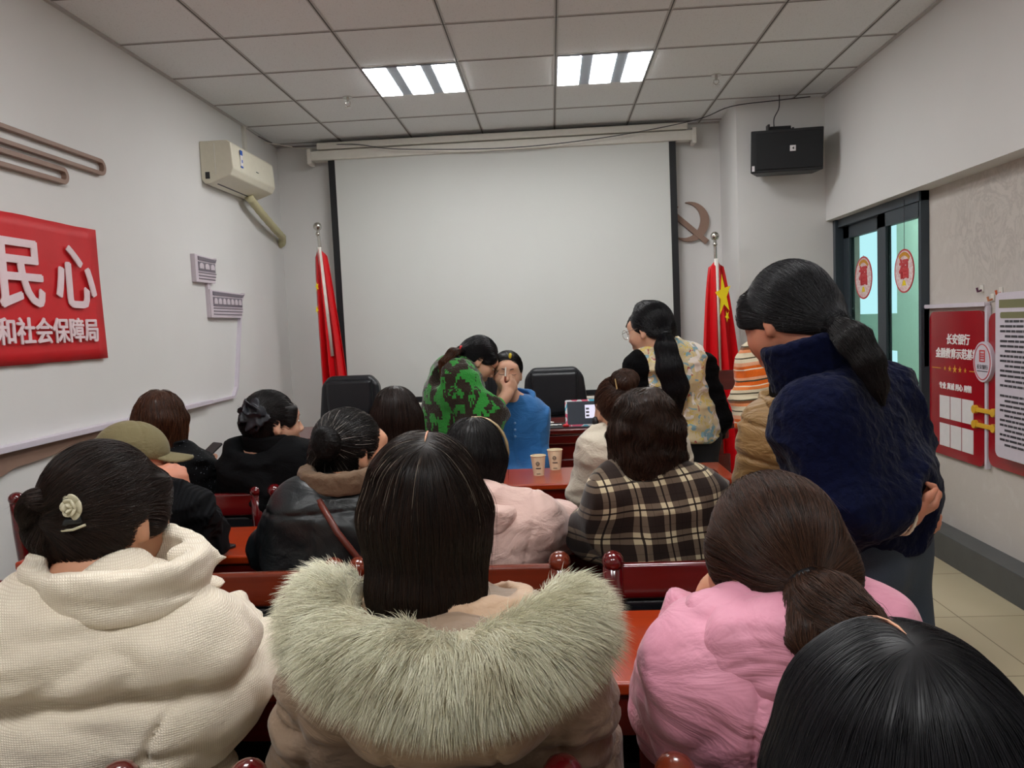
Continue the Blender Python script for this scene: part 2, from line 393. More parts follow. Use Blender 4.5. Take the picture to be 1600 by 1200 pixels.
# ceiling of square tiles in a metal grid
X0, Y0 = .0887, 3.704
ce = struct(slab('ceiling', (XL-.12, YF-.12, ZC), (XR2+.12, YB+.12, ZC+.22), MCEIL))
g = MB(); gg = MB()
xs = [X0+.6*i for i in range(-4, 4)]; ys = [Y0+.6*i for i in range(-10, 6)]
for x in xs:
    if XL < x < XR: g.box((x-.012, YF, ZC-.004), (x+.012, YB, ZC+.001)); gg.box((x-.0035, YF, ZC-.0055), (x+.0035, YB, ZC))
for y in ys: g.box((XL, y-.010, ZC-.0035), (XR, y+.010, ZC+.001)); gg.box((XL, y-.002, ZC-.0048), (XR, y+.002, ZC))
struct(g.obj('trim_1', MGRID)); struct(gg.obj('trim_2', MGRIDD))
ed = MB(); ed.box((XL, YF, ZC-.012), (XL+.02, YB, ZC)); ed.box((XR-.02, YF, ZC-.012), (XR, 6.2, ZC)); ed.box((XL, YB-.02, ZC-.012), (1.46, YB, ZC)); struct(ed.obj('trim_3', MGRID))
# ceiling lamps
MTRAY = plain('lamp_tray', '#9aa3b0', .3, .3)
lab = {(-2, 2): 'square ceiling lamp with three bright strips, the left of the two lit panels', (0, 2): 'square ceiling lamp with three bright strips, the right of the two lit panels',
       (-2, -3): 'square ceiling lamp over the left side of the seated rows', (0, -3): 'square ceiling lamp over the right side of the seated rows',
       (-2, -7): 'square ceiling lamp over the left rear of the room', (0, -7): 'square ceiling lamp over the right rear of the room'}
for (i, j) in [(-2, 2), (0, 2), (-2, -3), (0, -3), (-2, -7), (0, -7)]:
    x, y = X0+.6*i+.012, Y0+.6*j+.012; s = .576
    L = empty('ceiling_lamp', (x+s/2, y+s/2, ZC), lab[(i, j)], 'ceiling lamp', 'square three-strip ceiling lamps')
    MB().box((-s/2, -s/2, -.010), (s/2, s/2, -.001)).obj('tray', MTRAY, L)
    for k in range(3):
        cx = -s/2+.075+k*(s-.15)/2; MB().box((cx-.07 if k else -s/2+.004, -s/2+.004, -.013), (cx+.07 if k < 2 else s/2-.004, s/2-.004, -.0095)).obj('light_strip', MGLOW, L)
for px, nm in ((-1.34, 'left'), (1.17, 'right')):
    S = empty('fire_sprinkler', (px, 5.50, ZC), 'small metal ceiling sprinkler '+nm+' of the two lit lamps', 'sprinkler', 'ceiling sprinklers')
    MB().lathe([(.035, -.006), (.035, 0)]).obj('escutcheon', MCHROME, S); MB().tube([(0, 0, -.002), (0, 0, -.035)], .009).obj('stem', MCHROME, S)
    b = MB(); b.tube([(-.014, 0, -.03), (-.018, 0, -.05), (0, 0, -.066)], .003); b.tube([(.014, 0, -.03), (.018, 0, -.05), (0, 0, -.066)], .003); b.lathe([(.02, -.07), (.022, -.066)]); b.obj('deflector', MCHROME, S)

# ---- corridor behind the glass door
MGREENW = plain('pale_green_wall', '#c3d2c8', .7); CX = 3.5
b = MB(); b.box((CX, 3.0, 0), (CX+.12, 8.2, 3.1)); b.box((CX, 8.2, 0), (CX+.12, 13.0, .3)); b.box((CX, 8.2, .98), (CX+.12, 13.0, 1.36)); b.box((CX, 8.2, 2.6), (CX+.12, 13.0, 3.1)); struct(b.obj('wall_corridor', MGREENW))
struct(slab('wall_corridor_near', (XR2+.12, 3.0, 0), (CX, 3.1, 3.1), MGREENW)); struct(slab('wall_corridor_far', (XR2+.12, 13.0, 0), (CX+.12, 13.1, 3.1), MGREENW))
struct(slab('wall_corridor_side', (XR2+.12, YB, 0), (XR2+.2, 13.0, 3.1), MGREENW))
struct(slab('ceiling_corridor', (XR2+.12, 3.0, 3.1), (CX+.12, 13.1, 3.2), MW))
MGLASS = NT('door_glass'); MGLASS.p.inputs['Transmission Weight'].default_value = 1; MGLASS = MGLASS.fin('#d8ece8', .02, spec=.5); 
MGLASS.node_tree.nodes['Principled BSDF'].inputs['IOR'].default_value = 1.02
L = empty('corridor_fill_lamp', (2.95, 6.6, 3.09), 'unseen fill lamp added on the corridor ceiling beyond the glass door', 'ceiling lamp')  # added out of view to brighten the corridor wall behind the glass
MB().box((-.15, -.6, -.03), (.15, .6, 0)).obj('housing', MWHITE, L); MB().box((-.13, -.58, -.036), (.13, .58, -.03)).obj('diffuser', emis('corridor_fill_diffuser', '#eaf6f4', 60), L)
# ---- door
XD = 2.20
D = empty('door_1', (XD, (DY0+DY1)/2, 0)); D['kind'] = 'structure'
def dpart(name, y0, y1, z0, z1, x0, x1, mat=MGREY): return MB().box((x0-XR2, y0-(DY0+DY1)/2, z0), (x1-XR2, y1-(DY0+DY1)/2, z1)).obj(name, mat, D, bevel=.003)
b = MB()
for lo, hi in (((.0, DY0, 0), (.06, DY0+.02, 2.10)), ((-.03, DY1-.05, 0), (.06, DY1, 2.10)), ((-.01, DY0, 2.04), (.06, DY1, 2.10)), ((.0, DY0, 0), (.06, DY1, .03))):
    b.box((lo[0], lo[1]-(DY0+DY1)/2, lo[2]), (hi[0], hi[1]-(DY0+DY1)/2, hi[2]))
b.obj('door_frame', MGREY, D, bevel=.003)
mid = 5.42
for nm, y0, y1, x0 in (('near', DY0+.02, 5.44, .0), ('far', 5.42, DY1-.05, .03)):
    b = MB(); c = (DY0+DY1)/2
    sn = .012 if nm == 'near' else .11; sf = .115
    b.box((x0, y0-c, .03), (x0+.04, y0+sn-c, 2.04)); b.box((x0, y1-sf-c, .03), (x0+.04, y1-c, 2.04)); b.box((x0, y0-c, 1.95), (x0+.04, y1-c, 2.04)); b.box((x0, y0-c, .03), (x0+.04, y1-c, .14))
    f = b.obj('door_leaf', MGREY, D, bevel=.002); MB().box((x0+.017, y0+sn-c, .14), (x0+.023, y1-sf-c, 1.95)).obj('glass_pane', MGLASS, f)
MB().box((-.075, mid-.03-(DY0+DY1)/2, 1.02), (-.05, mid-.005-(DY0+DY1)/2, 1.22)).obj('door_handle', MBLACK, D, bevel=.004)
# ---- round festival ornaments on the door
def fu(y, z, r, x, lab, ga):
    O = empty('hanging_ornament', (x, y, z-r), lab, 'ornament'); M = M_right(0, r, 0)
    circ = lambda q: [(q*math.cos(t), q*math.sin(t)) for t in [2*math.pi*k/48 for k in range(48)]]
    tr = NT('ornament_film'+ga); v = tr.coord((1, 1, 1)); nz = tr.noise(v, 55, 3, .6, 1.5); c = tr.ramp(nz, [(.42, '#efe3e0'), (.5, '#d89aa0'), (.56, '#e9d5cf'), (.64, '#b9a7c4')], 'CONSTANT')
    MB().prism(circ(r*.97), 0, .002, M).obj('disc', tr.fin(c, .5), O)
    MB().ring(circ(r), circ(r*.93), -.001, .003, M).obj('rim', MREDINK, O)
    text('character', '福', r*.95, MREDINK, O, M @ Matrix.Translation((0, .03*r, .003)), .002, .006*r*8)
    a = MB()
    for k in range(9):
        t0 = math.radians(48+k*9.5); 
        a.box((-.006, -.011, 0), (.006, .011, .003), M @ Matrix.Translation((r*.78*math.cos(t0), r*.78*math.sin(t0), .002)) @ Matrix.Rotation(t0-math.pi/2, 4, 'Z'))
    a.obj('lettering', MGOLD, O)
    bell = MB().prism([(-.028, -.66*r), (.028, -.66*r), (.01, -.42*r), (-.01, -.42*r)], .002, .004, M); bell.obj('bell', MYEL, O)
    MB().tube([(0, 0, 2*r), (0, 0, 2*r+.3*(1 if ga == 'a' else .02))], .0018, 6).obj('cord', MINK, O)
p = at(1417, 423, 5.0); fu(5.02, p[2], .135, XD-.012, 'round red ornament with a lucky character hanging on a cord by the nearer door pane', 'a')
p = at(1348, 434, 5.72); fu(5.72, p[2], .15, XD+.012, 'round red paper ornament with a lucky character stuck on the far door pane', 'b')

# ================================================================== right wall boards
def board(name, y0, y1, z0, z1, x, th, r, mat, lab, cat):
    O = empty(name, (XR2-.002, (y0+y1)/2, z0), lab, cat); M = M_right(0, 0, -x)
    w = abs(y1-y0)/2; MB().prism(rrect(-w, 0, w, z1-z0, r), .001, th, M).obj('panel', mat, O, bevel=.002); return O, w, z1-z0
B1, w1, h1 = board('red_information_board', 4.79, 4.20, .56, 1.385, 0, .018, .05, MBOARDR, 'dark red acrylic board with white characters, five gold stars and six white cards', 'notice board')
M1 = M_right(0, 0, -.0185)
T = lambda x, y: M1 @ Matrix.Translation((x, y, 0))
text('heading', '长安银行', .062, MWHITEL, B1, T(.03, .665), .001, .0022, shear=.15); text('heading', '金融教育示范基地', .060, MWHITEL, B1, T(.01, .585), .001, .0022, xs=.95, shear=.15)
text('slogan', '专业 真诚 用心 用情', .040, MWHITEL, B1, T(0, .40), .001, .0016)
for k, sz in enumerate((.03, .04, .052, .04, .03)): text('star', '★', sz, MGOLD, B1, T((k-2)*.055, .50), .001)
MB().box((-.26, .499, 0), (-.155, .503, .002), M1).obj('gold_rule', MGOLD, B1); MB().box((.155, .499, 0), (.26, .503, .002), M1).obj('gold_rule', MGOLD, B1)
for i in range(2):
    for j in range(3): MB().box((-.17+j*.125, .215-i*.16, 0), (-.055+j*.125, .345-i*.16, .002), M1).obj('card', MPAPER, B1)
B2, w2, h2 = board('red_information_board', 4.157, 3.0, .585, 1.37, 0, .018, .05, MBOARDR, 'dark red acrylic board mostly hidden behind the white text board', 'notice board')
# lilac channel round the top left of the first board
fr = MB(); Mf = M_right(4.83, .0, XR2-.003)
fr.prism(rrect(-.0, 1.405, .66, 1.428, .01), 0, .03, Mf); fr.prism(rrect(-.022, 1.05, .0, 1.428, .01), 0, .03, Mf); fr.prism(rrect(.645, .56, .667, 1.41, .005), 0, .022, Mf)
tag(fr.obj('edge_moulding', MLILAC, None, bevel=.002), 'pale lilac moulding running over and beside the first red board', 'moulding')
B3, w3, h3 = board('white_text_board', 4.01, 3.1, .66, 1.47, .045, .02, .035, MLILAC, 'white board on spacers with an olive heading and rows of small dark print', 'notice board')
for sx in (-1, 1):
    for zz in (.08, .72): MB().tube([V(-.001, sx*.38, zz), V(-.045, sx*.38, zz)], .012).obj('spacer', MCHROME, B3)
M3 = M_right(0, 0, -.0655); b = MB(); b.box((-.42, .735, 0), (.42, .775, .001), M3); b.prism(rrect(-.41, .685, .41, .715, .01), 0, .001, M3); b.obj('heading', MOLIVE, B3)
b = MB(); y = .665; k = 0
while y > .05:
    x = -.41 if k % 3 else -.37
    while x < .40:
        l = random.uniform(.02, .06); b.box((x, y, 0), (min(.41, x+l), y+.011, .001), M3); x += l+.006
    y -= .024 if k not in (13,) else .05; k += 1
b.obj('print', MINK, B3)
# oval badge and gold clasps joining the boards
O = empty('oval_badge', (XR2, 4.178, 1.12), 'white oval badge with a red square seal overlapping both red boards', 'badge'); Mo = M_right(0, 0, -.03)
ov = lambda a, c: [(a*math.cos(t), c*math.sin(t)) for t in [2*math.pi*k/40 for k in range(40)]]
MB().prism(ov(.088, .105), -.012, .01, Mo).obj('plate', MLILAC, O, bevel=.002); MB().ring(ov(.078, .094), ov(.073, .089), .009, .012, Mo).obj('ring', MREDINK, O)
b = MB(); b.ring(rrect(-.026, -.0, .026, .062, .004), rrect(-.019, .007, .019, .055, .002), .009, .012, Mo)
for z in (.015, .027, .039): b.box((-.017, z, .009), (.017, z+.006, .012), Mo)
b.obj('seal', MREDINK, O); text('lettering', '长安银行', .026, MINK, O, Mo @ Matrix.Translation((0, -.028, .0105)), .001); MB().box((-.05, -.05, .009), (.05, -.046, .011), Mo).obj('rule', MINK, O)
for z, nm in ((.865, 'upper'), (.785, 'lower')):
    O = empty('gold_clasp', (XR2-.02, 4.178, z), f'{nm} of the two gold bone-shaped clasps joining the red boards', 'clasp', 'gold clasps'); Mo = M_right(0, 0, 0)
    b = MB(); b.prism(rrect(-.085, -.011, .085, .011, .008), 0, .016, Mo); [b.prism(ov(.022, .022), 0, .02, Mo @ Matrix.Translation((s*.09, 0, 0))) for s in (-1, 1)]; b.obj('clasp_body', MGOLDM, O, bevel=.002)
for i, (px, py, c) in enumerate(((1535, 451, '#5b2c4a'), (1565, 455, '#c4552f'), (1552, 465, '#c9825a'))):
    d = at(px, py, 4.3); Y = 4.3*2.25/d[0]; d = at(px, py, Y)
    O = empty('wall_hook', (XR2, d[1], d[2]), ('purple', 'orange', 'small peach')[i]+' stick-on hook on the printed wall above the red boards', 'hook', 'stick-on hooks')
    MB().box((-.006, -.016, -.02), (0, .016, .02)).obj('plate', MWHITE, O, bevel=.003); MB().tube([(-.004, 0, -.008), (-.024, 0, -.014), (-.028, 0, .006)], .006).obj('hook', plain('hook_'+str(i), c, .4), O)

# ================================================================== left wall
BN = empty('banner', (XL, 3.1, 1.34), 'red cloth banner with big pale characters taped to the left wall', 'banner')
n = 30; vs = []; fs = []
for i in range(n+1):
    for j in range(13):
        y = 1.6+(3.925-1.6)*i/n; z = j/12*.648; vs.append((.018+.005*math.sin(y*9+z*4)*(z/.65)+.003*math.sin(y*23), y-3.1+.02*(0.5-j/12)*(i/n), z))
for i in range(n):
    for j in range(12): a = i*13+j; fs.append((a, a+13, a+14, a+1))
me = bpy.data.meshes.new('banner_cloth'); me.from_pydata(vs, [], fs); o = put('cloth', me, MRED, BN, smooth=True); sm = o.modifiers.new('solid', 'SOLIDIFY'); sm.thickness = .003
ML = M_left(0, 0, .030)
text('lettering', '民', .33, MPALE, BN, ML @ Matrix.Translation((3.31-3.1, .375, 0)), .002, .009); text('lettering', '心', .33, MPALE, BN, ML @ Matrix.Translation((3.70-3.1, .375, 0)), .002, .009)
text('lettering', '和社会保障局', .122, MPALE, BN, ML @ Matrix.Translation((3.18-3.1+.31, .135, 0)), .002, .004, xs=1.0)
def pill(name, y0, y1, z, hh, th, lab):
    MB().ring(rrect(y0, z-hh, y1, z+hh, hh*.99, 10), rrect(y0+th, z-hh+th, y1-th, z+hh-th, hh*.99-th, 10), .002, .028, M_left(0, 0)).obj(name, MTAN, None, bevel=.002)
    return tag(bpy.data.objects[name] if name in bpy.data.objects else None, lab, 'wall decoration')
def pill2(y0, y1, z, hh, th, lab):
    o = MB().ring(rrect(y0, z-hh, y1, z+hh, hh*.99, 10), rrect(y0+th, z-hh+th, y1-th, z+hh-th, hh*.99-th, 10), .001, .028, M_left(0, 0)).obj('wall_loop', MTAN, None, bevel=.002); tag(o, lab, 'wall decoration', 'tan rounded loops on the left wall')
pill2(1.2, 4.05, 2.318, .042, .02, 'long tan rounded loop on the left wall, the upper and longer one'); pill2(1.0, 3.72, 2.215, .04, .022, 'long tan rounded loop on the left wall, the lower and shorter one')
# cut-board eaves
def eave(y0, z0, w, h, n, lab):
    O = empty('roof_eave_plaque', (XL, y0, z0), lab, 'wall decoration', 'grey eave plaques'); M = M_left(0, 0, 0)
    MB().prism([(-.04, -.01), (w*.86, -.01), (w*.86, .02), (w*.9, .03), (w*.9, h*.62), (w, h*.93), (w*1.02, h), (w*.9, h*.95), (0, h), (-.04, h*1.02)], 0, .03, M).obj('backing', MCAPL, O)
    b = MB(); b.prism([(0, h*.80), (w*.9, h*.78), (w*.98, h*.93), (w*.9, h*.9), (0, h*.95)], .028, .034, M); b.box((0, h*.38, .028), (w*.88, h*.74, .033), M)
    for k in range(3): b.box((0, .01+k*h*.12, .028), (w*.85+.01*k, .01+k*h*.12+.006, .033), M)
    b.obj('eave_print', MCAPW, O)
    b = MB(); s = (w*.86)/n
    for k in range(n):
        b.prism([(s*k+s*.14, h*.47)]+[(s*k+s*.5+s*.36*math.cos(math.pi-math.pi*t/8), h*.58+h*.12*math.sin(math.pi*t/8)) for t in range(9)]+[(s*k+s*.86, h*.47)], .032, .037, M)
    b.obj('arch_print', MCAPL, O)
eave(5.04, 1.795, .29, .165, 3, 'grey temple-eave plaque, the smaller upper one on the left wall'); eave(5.23, 1.565, .56, .175, 7, 'grey temple-eave plaque, the wider lower one on the left wall')
b = MB(); ML0 = M_left(0, 0); b.box((5.185, 1.56, 0), (5.225, 1.80, .02), ML0); tag(b.obj('vertical_strip', MCAPL), 'short pale strip between the two eave plaques', 'wall decoration')
b = MB(); b.prism([(5.70, 1.57), (5.72, 1.57), (5.57, 1.05), (5.50, .985), (5.05, .985), (5.05, 1.0), (5.49, 1.003), (5.55, 1.06)], 0, .025, ML0); tag(b.obj('line_strip', MLILAC), 'thin pale strip dropping from the lower eave and turning along the wall', 'wall decoration')
b = MB(); b.box((1.0, .985, 0), (5.08, 1.012, .05), ML0); tag(b.obj('wall_ledge', MLILAC, None, bevel=.003), 'long narrow white ledge along the left wall', 'ledge')
pts = [(1.0, .985)]+[(4.4, .985)]; low = []
for k in range(40):
    y = 4.4-(3.4)*k/39; low.append((y, .985-.075*(.5-.5*math.cos(min(1, (4.4-y)/1.3)*math.pi))+(.03*math.sin((4.4-y)*3) if y < 3.1 else 0)))
b = MB(); b.prism([(1.0, .984), (4.42, .984)]+low, .0, .018, ML0); tag(b.obj('wave_board', MTAN), 'tan wavy cut board under the white ledge', 'wall decoration')

# air conditioner
A = empty('air_conditioner', (XL, 5.65, 2.45), 'cream split air conditioner high on the left wall', 'air conditioner')
y0, y1, H = -.40, .40, .28
prof = [(0, .03), (0, H), (.19, H), (.215, H-.02), (.225, .09), (.20, .05), (.06, 0), (.02, 0)]
Mx = Matrix(((1, 0, 0, 0), (0, 0, 1, 0), (0, 1, 0, 0), (0, 0, 0, 1)))
MB().prism(prof, y0, y1, Mx).obj('casing', MCREAM, A, bevel=.008, seg=3)
MB().prism([(.205, .065), (.206, .068), (.075, .012), (.072, .008)], y0+.09, y1-.03, Mx).obj('outlet_flap', MWHITE, A)
b = MB(); b.prism([(.207, .068), (.212, .078), (.206, .080), (.200, .066)], y0+.07, y1-.02, Mx); b.prism([(.07, .004), (.085, .008), (.085, .013), (.07, .009)], y0+.07, y1-.1, Mx); b.obj('outlet_slot', MBLACK, A)
b = MB(); b.box((.03, y0-.002, .03), (.06, y0+.01, .075)); b.obj('pipe_opening', MBLACK, A); MB().box((.10, y0-.003, .06), (.104, y0+.006, H-.02)).obj('side_seam', MWHITE, A)
b = MB(); b.box((.222, y0+.13, .12), (.2265, y0+.17, .235)); b.obj('label', MPAPER, A)
b = MB(); b.box((.2225, y0+.13, .205), (.2275, y0+.17, .237)); b.box((.2235, y0+.13, .12), (.2275, y0+.17, .132)); b.box((.2235, y0+.15, .155), (.2275, y0+.165, .175)); b.obj('label_print', plain('label_blue', '#2c5fc0', .5), A)
MB().box((.2225, .02, .14), (.2272, .06, .144)).obj('badge', MGREY, A)
pipe = [at(398, 318, 6.1)*0+V(XL+.09, 5.85, 2.45), V(XL+.09, 6.1, 2.36), V(XL+.08, 6.4, 2.28), V(XL+.06, 6.62, 2.24), V(XL+.03, 6.7, 2.20), V(XL+.0, 6.72, 2.19)]
b = MB(); rs = []; P = []
for i in range(len(pipe)-1):
    for k in range(8): P.append(pipe[i]+(pipe[i+1]-pipe[i])*k/8)
P.append(pipe[-1]); rs = [.030+.0025*((k % 3) == 0) for k in range(len(P))]
tag(b.tube(P, rs, 12).obj('insulated_pipe', plain('pipe_wrap', '#c3bd97', .7), None, smooth=True), 'cream wrapped pipe running from the air conditioner to the corner', 'pipe')
tag(slab('cable_duct', (XL, 6.02, 2.73), (XL+.02, 6.07, ZC-.014), MWHITE), 'short white cable duct above the air conditioner', 'cable duct')
# loose wires under the ceiling
def wire(pts, r, lab, mat=MINK, name='cable'):
    b = MB(); P = []; pts = [V(*p) for p in pts]
    for i in range(len(pts)-1):
        for k in range(6):
            t = k/6; a = pts[max(i-1, 0)]; bb = pts[i]; c = pts[i+1]; d = pts[min(i+2, len(pts)-1)]
            P.append(.5*((2*bb)+(-a+c)*t+(2*a-5*bb+4*c-d)*t*t+(-a+3*bb-3*c+d)*t**3))
    P.append(pts[-1]); tag(b.tube(P, r, 6).obj(name, mat), lab, 'cable')
wire([(-2.27, 6.3, 3.0), (-2.15, 6.62, 2.985), (-1.6, 6.60, 2.97), (-1.2, 6.56, 2.90), (-.3, 6.56, 2.86), (.5, 6.56, 2.90), (1.2, 6.5, 2.98), (1.42, 6.18, 2.99), (1.75, 6.12, 3.0), (2.0, 6.15, 3.02)], .004, 'thin dark cable sagging in front of the screen case under the ceiling')
wire([(-2.28, 6.45, 2.99), (-2.0, 6.72, 2.98), (-1.75, 6.74, 2.99), (-1.4, 6.7, 3.005)], .005, 'pale cable bundled in the left corner under the ceiling', MWHITE)

# ================================================================== screen
S = empty('projection_screen', (-.37, 6.68, .8), 'big white pull-down projection screen with black side borders', 'projection screen')
sx0, sx1, yS = -1.77-.0, 1.06, 6.66
def sp(name, lo, hi, mat, **k): return MB().box((lo[0]+.37, lo[1]-6.68, lo[2]-.8), (hi[0]+.37, hi[1]-6.68, hi[2]-.8)).obj(name, mat, S, **k)
def scr_mat():
    t = NT('screen_fabric'); v = t.coord(); t.bump(t.noise(v, 1.3, 2, .4, 1.0), .35, .05); return t.fin('#d5d7d3', .8, spec=.15)
sp('fabric', (-1.80, yS, .83), (1.06, yS+.004, 2.90), scr_mat())
for x in (-1.82, 1.02): sp('side_border', (x, yS-.003, .80), (x+.055, yS+.006, 2.90), MBLACK)
sp('bottom_border', (-1.80, yS-.003, .795), (1.06, yS+.006, .84), MBLACK); b = MB().tube([(-1.83+.37, yS-6.68, -.03), (1.10+.37, yS-6.68, -.03)], .018).obj('bottom_bar', MWHITE, S)
b = MB(); b.box((-1.97+.37, -.05, 2.06), (1.22+.37, .06, 2.14)); b.box((-1.90+.37, -.07, 2.145), (1.17+.37, .03, 2.2)); b.obj('roller_case', MWHITE, S, bevel=.01, seg=3)
sp('end_cap', (-1.99, 6.62, 2.83), (-1.955, 6.75, 2.96), MWHITE, bevel=.008); sp('end_cap', (1.205, 6.62, 2.83), (1.24, 6.75, 2.96), MWHITE, bevel=.008)
# hammer and sickle
O = empty('party_emblem', (1.12, YB, 2.1), 'tan hammer and sickle emblem half hidden by the screen edge', 'emblem'); M = M_back(0, 0, 0)
pts = []; outer = []; inner = []
for k in range(25):
    t = math.radians(100-k*(100+130)/24); outer.append((.165*math.cos(t), .12+.165*math.sin(t)))
for k in range(25):
    t = math.radians(-130+k*(100+130)/24); u_ = k/24; rr = .165-.068*math.sin(math.pi*min(1, u_*1.0+.0))*1.0-.005; inner.append((rr*math.cos(t), .12+rr*math.sin(t)))
MB().prism(outer+inner, .0, .03, M).obj('sickle', MTAN, O)
b = MB(); R_ = Matrix.Translation((-.03, .10, 0)) @ Matrix.Rotation(math.radians(-42), 4, 'Z'); b.box((-.15, -.022, .004), (.235, .022, .034), M @ R_); b.box((-.19, -.05, .004), (-.14, .07, .034), M @ R_); b.obj('hammer', MTAN, O)
O.location = (at(1080, 345, YB)[0]-.02, YB, at(1080, 345, YB)[2]-.13)

# loudspeaker
p = at(1231, 238, 6.0); O = empty('loudspeaker', (p[0]-.02, 6.0, p[2]-.15), 'black wedge loudspeaker hung on a bracket in the right corner', 'loudspeaker', rz=0)
Ms = Matrix.Rotation(math.radians(1.5), 4, 'Y') @ Matrix.Rotation(math.radians(-12), 4, 'Z') @ Matrix.Rotation(math.radians(3), 4, 'X')
MB().prism([(-.25, -.10), (.25, -.10), (.2, .13), (-.2, .13)], 0, .30, Ms).obj('cabinet', MBLACK, O, bevel=.006)
b = MB(); b.box((-.215, -.113, .02), (.245, -.10, .28), Ms); b.obj('grille', plain('grille_cloth', '#101317', .7, bump=.4, bscale=500), O, bevel=.005)
MB().box((.02, -.118, .14), (.06, -.112, .18), Ms).obj('emblem_plate', MPAPER, O); b = MB(); b.prism([(.0, 0), (.013, .011), (.013, -.011)], 0, .003, Ms @ Matrix.Translation((.035, -.1185, .16)) @ Matrix.Rotation(math.radians(90), 4, 'X')); b.obj('emblem', MBLACK, O)
MB().box((-.24, -.117, .012), (-.222, -.112, .05), Ms).obj('sticker', MPAPER, O)
b = MB(); b.box((-.12, 0, .30), (-.105, .06, .36)); b.box((.055, 0, .27), (.07, .06, .33)); b.box((-.10, .01, .29), (.05, .19, .345)); b.obj('bracket', MBLACK, O, bevel=.003)
wire([(p[0]-.08, 6.05, p[2]+.17), (p[0]-.09, 6.02, p[2]+.25), (p[0]-.05, 6.03, p[2]+.33), (p[0]-.04, 6.05, 3.02)], .004, 'thin wire rising from the loudspeaker to the ceiling')

# ================================================================== flags
def flag(px_ball, px_base, Yp, wb, yellow, lab, side):
    top = at(*px_ball, Yp); bot = at(*px_base, Yp); d = (top-bot)/np.linalg.norm(top-bot); base = bot-d*(bot[2]/d[2])*0.98; base[2] = .03
    O = empty('flag_stand', (base[0], base[1], 0), lab, 'flag', 'red flags on chrome poles'); o = np.array([base[0], base[1], 0])
    MB().lathe([(.16, 0), (.16, .02), (.06, .04), (.03, .06), (.02, .12)]).obj('base', MCHROME, O); MB().tube([base-o, top-o-d*.03], .012, 12).obj('pole', MCHROME, O)
    MB().sph(top-o, .034).lathe([(.012, -.08), (.018, -.06), (.010, -.04)], top-o).obj('finial', MCHROME, O, smooth=True)
    # hanging cloth: gathered sheet around the pole
    F = Sh(.012); L = top[2]-.28
    n = 60; m = 26; vs = []; fs = []; uv = []
    zt = top[2]-.17
    for j in range(m+1):
        t = j/m; z = zt*(1-t)+.22*t; c = base+d*((z-base[2])/d[2]); wd = (.035+wb*(t**.6))
        for i in range(n+1):
            s = i/n*2-1; ph = 3.2*math.pi*s+side*.8
            x = c[0]+wd*s+.012*math.sin(ph*2)*t+(side*.03*t); y = c[1]-.02+.055*math.sin(ph)*(.25+.75*t)*(wd/wb) - .02*math.cos(s*3)
            zz = z-(.30*t if wb else 0)*0-(.10*math.sin(ph*.5+1)*t*t)
            if j == 0: zz -= .05*abs(s)
            vs.append((x-o[0], y-o[1], zz))
    for j in range(m):
        for i in range(n): a = j*(n+1)+i; fs.append((a, a+n+1, a+n+2, a+1))
    me = bpy.data.meshes.new('cloth'); me.from_pydata(vs, [], fs); c = put('cloth', me, MFLAG, O, smooth=True); sm = c.modifiers.new('s', 'SOLIDIFY'); sm.thickness = .003
    MB().tube([top-o-d*.17+V(0, -.028, 0), top-o-d*1.05+V(0, -.03, 0)], .017, 10).obj('pole_sleeve', MWHITE, O, smooth=True)
    for (q, z, r, rot) in yellow:
        pts = []
        for k in range(10):
            a = math.pi/2+rot+k*math.pi/5; rr = r if k % 2 == 0 else r*.4; pts.append((rr*math.cos(a)*.38, rr*math.sin(a)))
        pz = at(q, z, Yp-.10); MB().prism(pts, 0, .004, M_back(pz[0]-o[0], pz[2], Yp-.125-o[1])).obj('star', MYEL, O)
    return O
flag((496, 354), (526, 600), 6.35, .10, [(497, 448, .04, .3), (497, 484, .035, .8)], 'red flag with yellow marks furled on a chrome pole left of the screen', -1)
flag((1117, 369), (1126, 700), 6.1, .155, [(1129, 462, .16, .15), (1135, 494, .045, .5)], 'red flag with a big yellow star furled on a chrome pole right of the screen', 1)
# ================================================================== tables and chairs
def table(name, x0, x1, y0, y1, lab, mat_top=MTABLE, h=.75, legs=None, gp='narrow lacquered tables in rows'):
    cx, cy = (x0+x1)/2, (y0+y1)/2; O = empty(name, (cx, cy, 0), lab, 'table', gp); w, d = (x1-x0)/2, (y1-y0)/2
    MB().box((-w, -d, h-.028), (w, d, h)).obj('tabletop', mat_top, O, bevel=.008, seg=3)
    b = MB(); b.box((-w+.02, -d+.012, h-.11), (w-.02, -d+.035, h-.027)); b.box((-w+.02, d-.035, h-.11), (w-.02, d-.012, h-.027)); b.obj('apron', MDARKW, O, bevel=.003)
    MB().box((-w+.03, d-.05, .18), (w-.03, d-.035, h-.11)).obj('modesty_panel', MDARK, O); MB().box((-w+.03, -d+.06, h-.20), (w-.03, d-.05, h-.19)).obj('shelf', MDARK, O)
    for x in (legs or (-w+.03, w-.07, 0)):
        for y in (-d+.02, d-.055): MB().box((x, y, 0), (x+.04, y+.035, h-.027)).obj('leg', MDARKW, O, bevel=.003)
    return O
ROW = [1.42, 2.32, 3.25]
sides = (('left', -1.70, -.485), ('right', -.475, .74))
for y0, rn in zip(ROW, ('nearest row', 'middle row', 'front row')):
    for sn, xa, xb in sides:
        table('narrow_table', xa, xb, y0, y0+.37, f'narrow orange-red lacquered table, {sn} one of the {rn}')
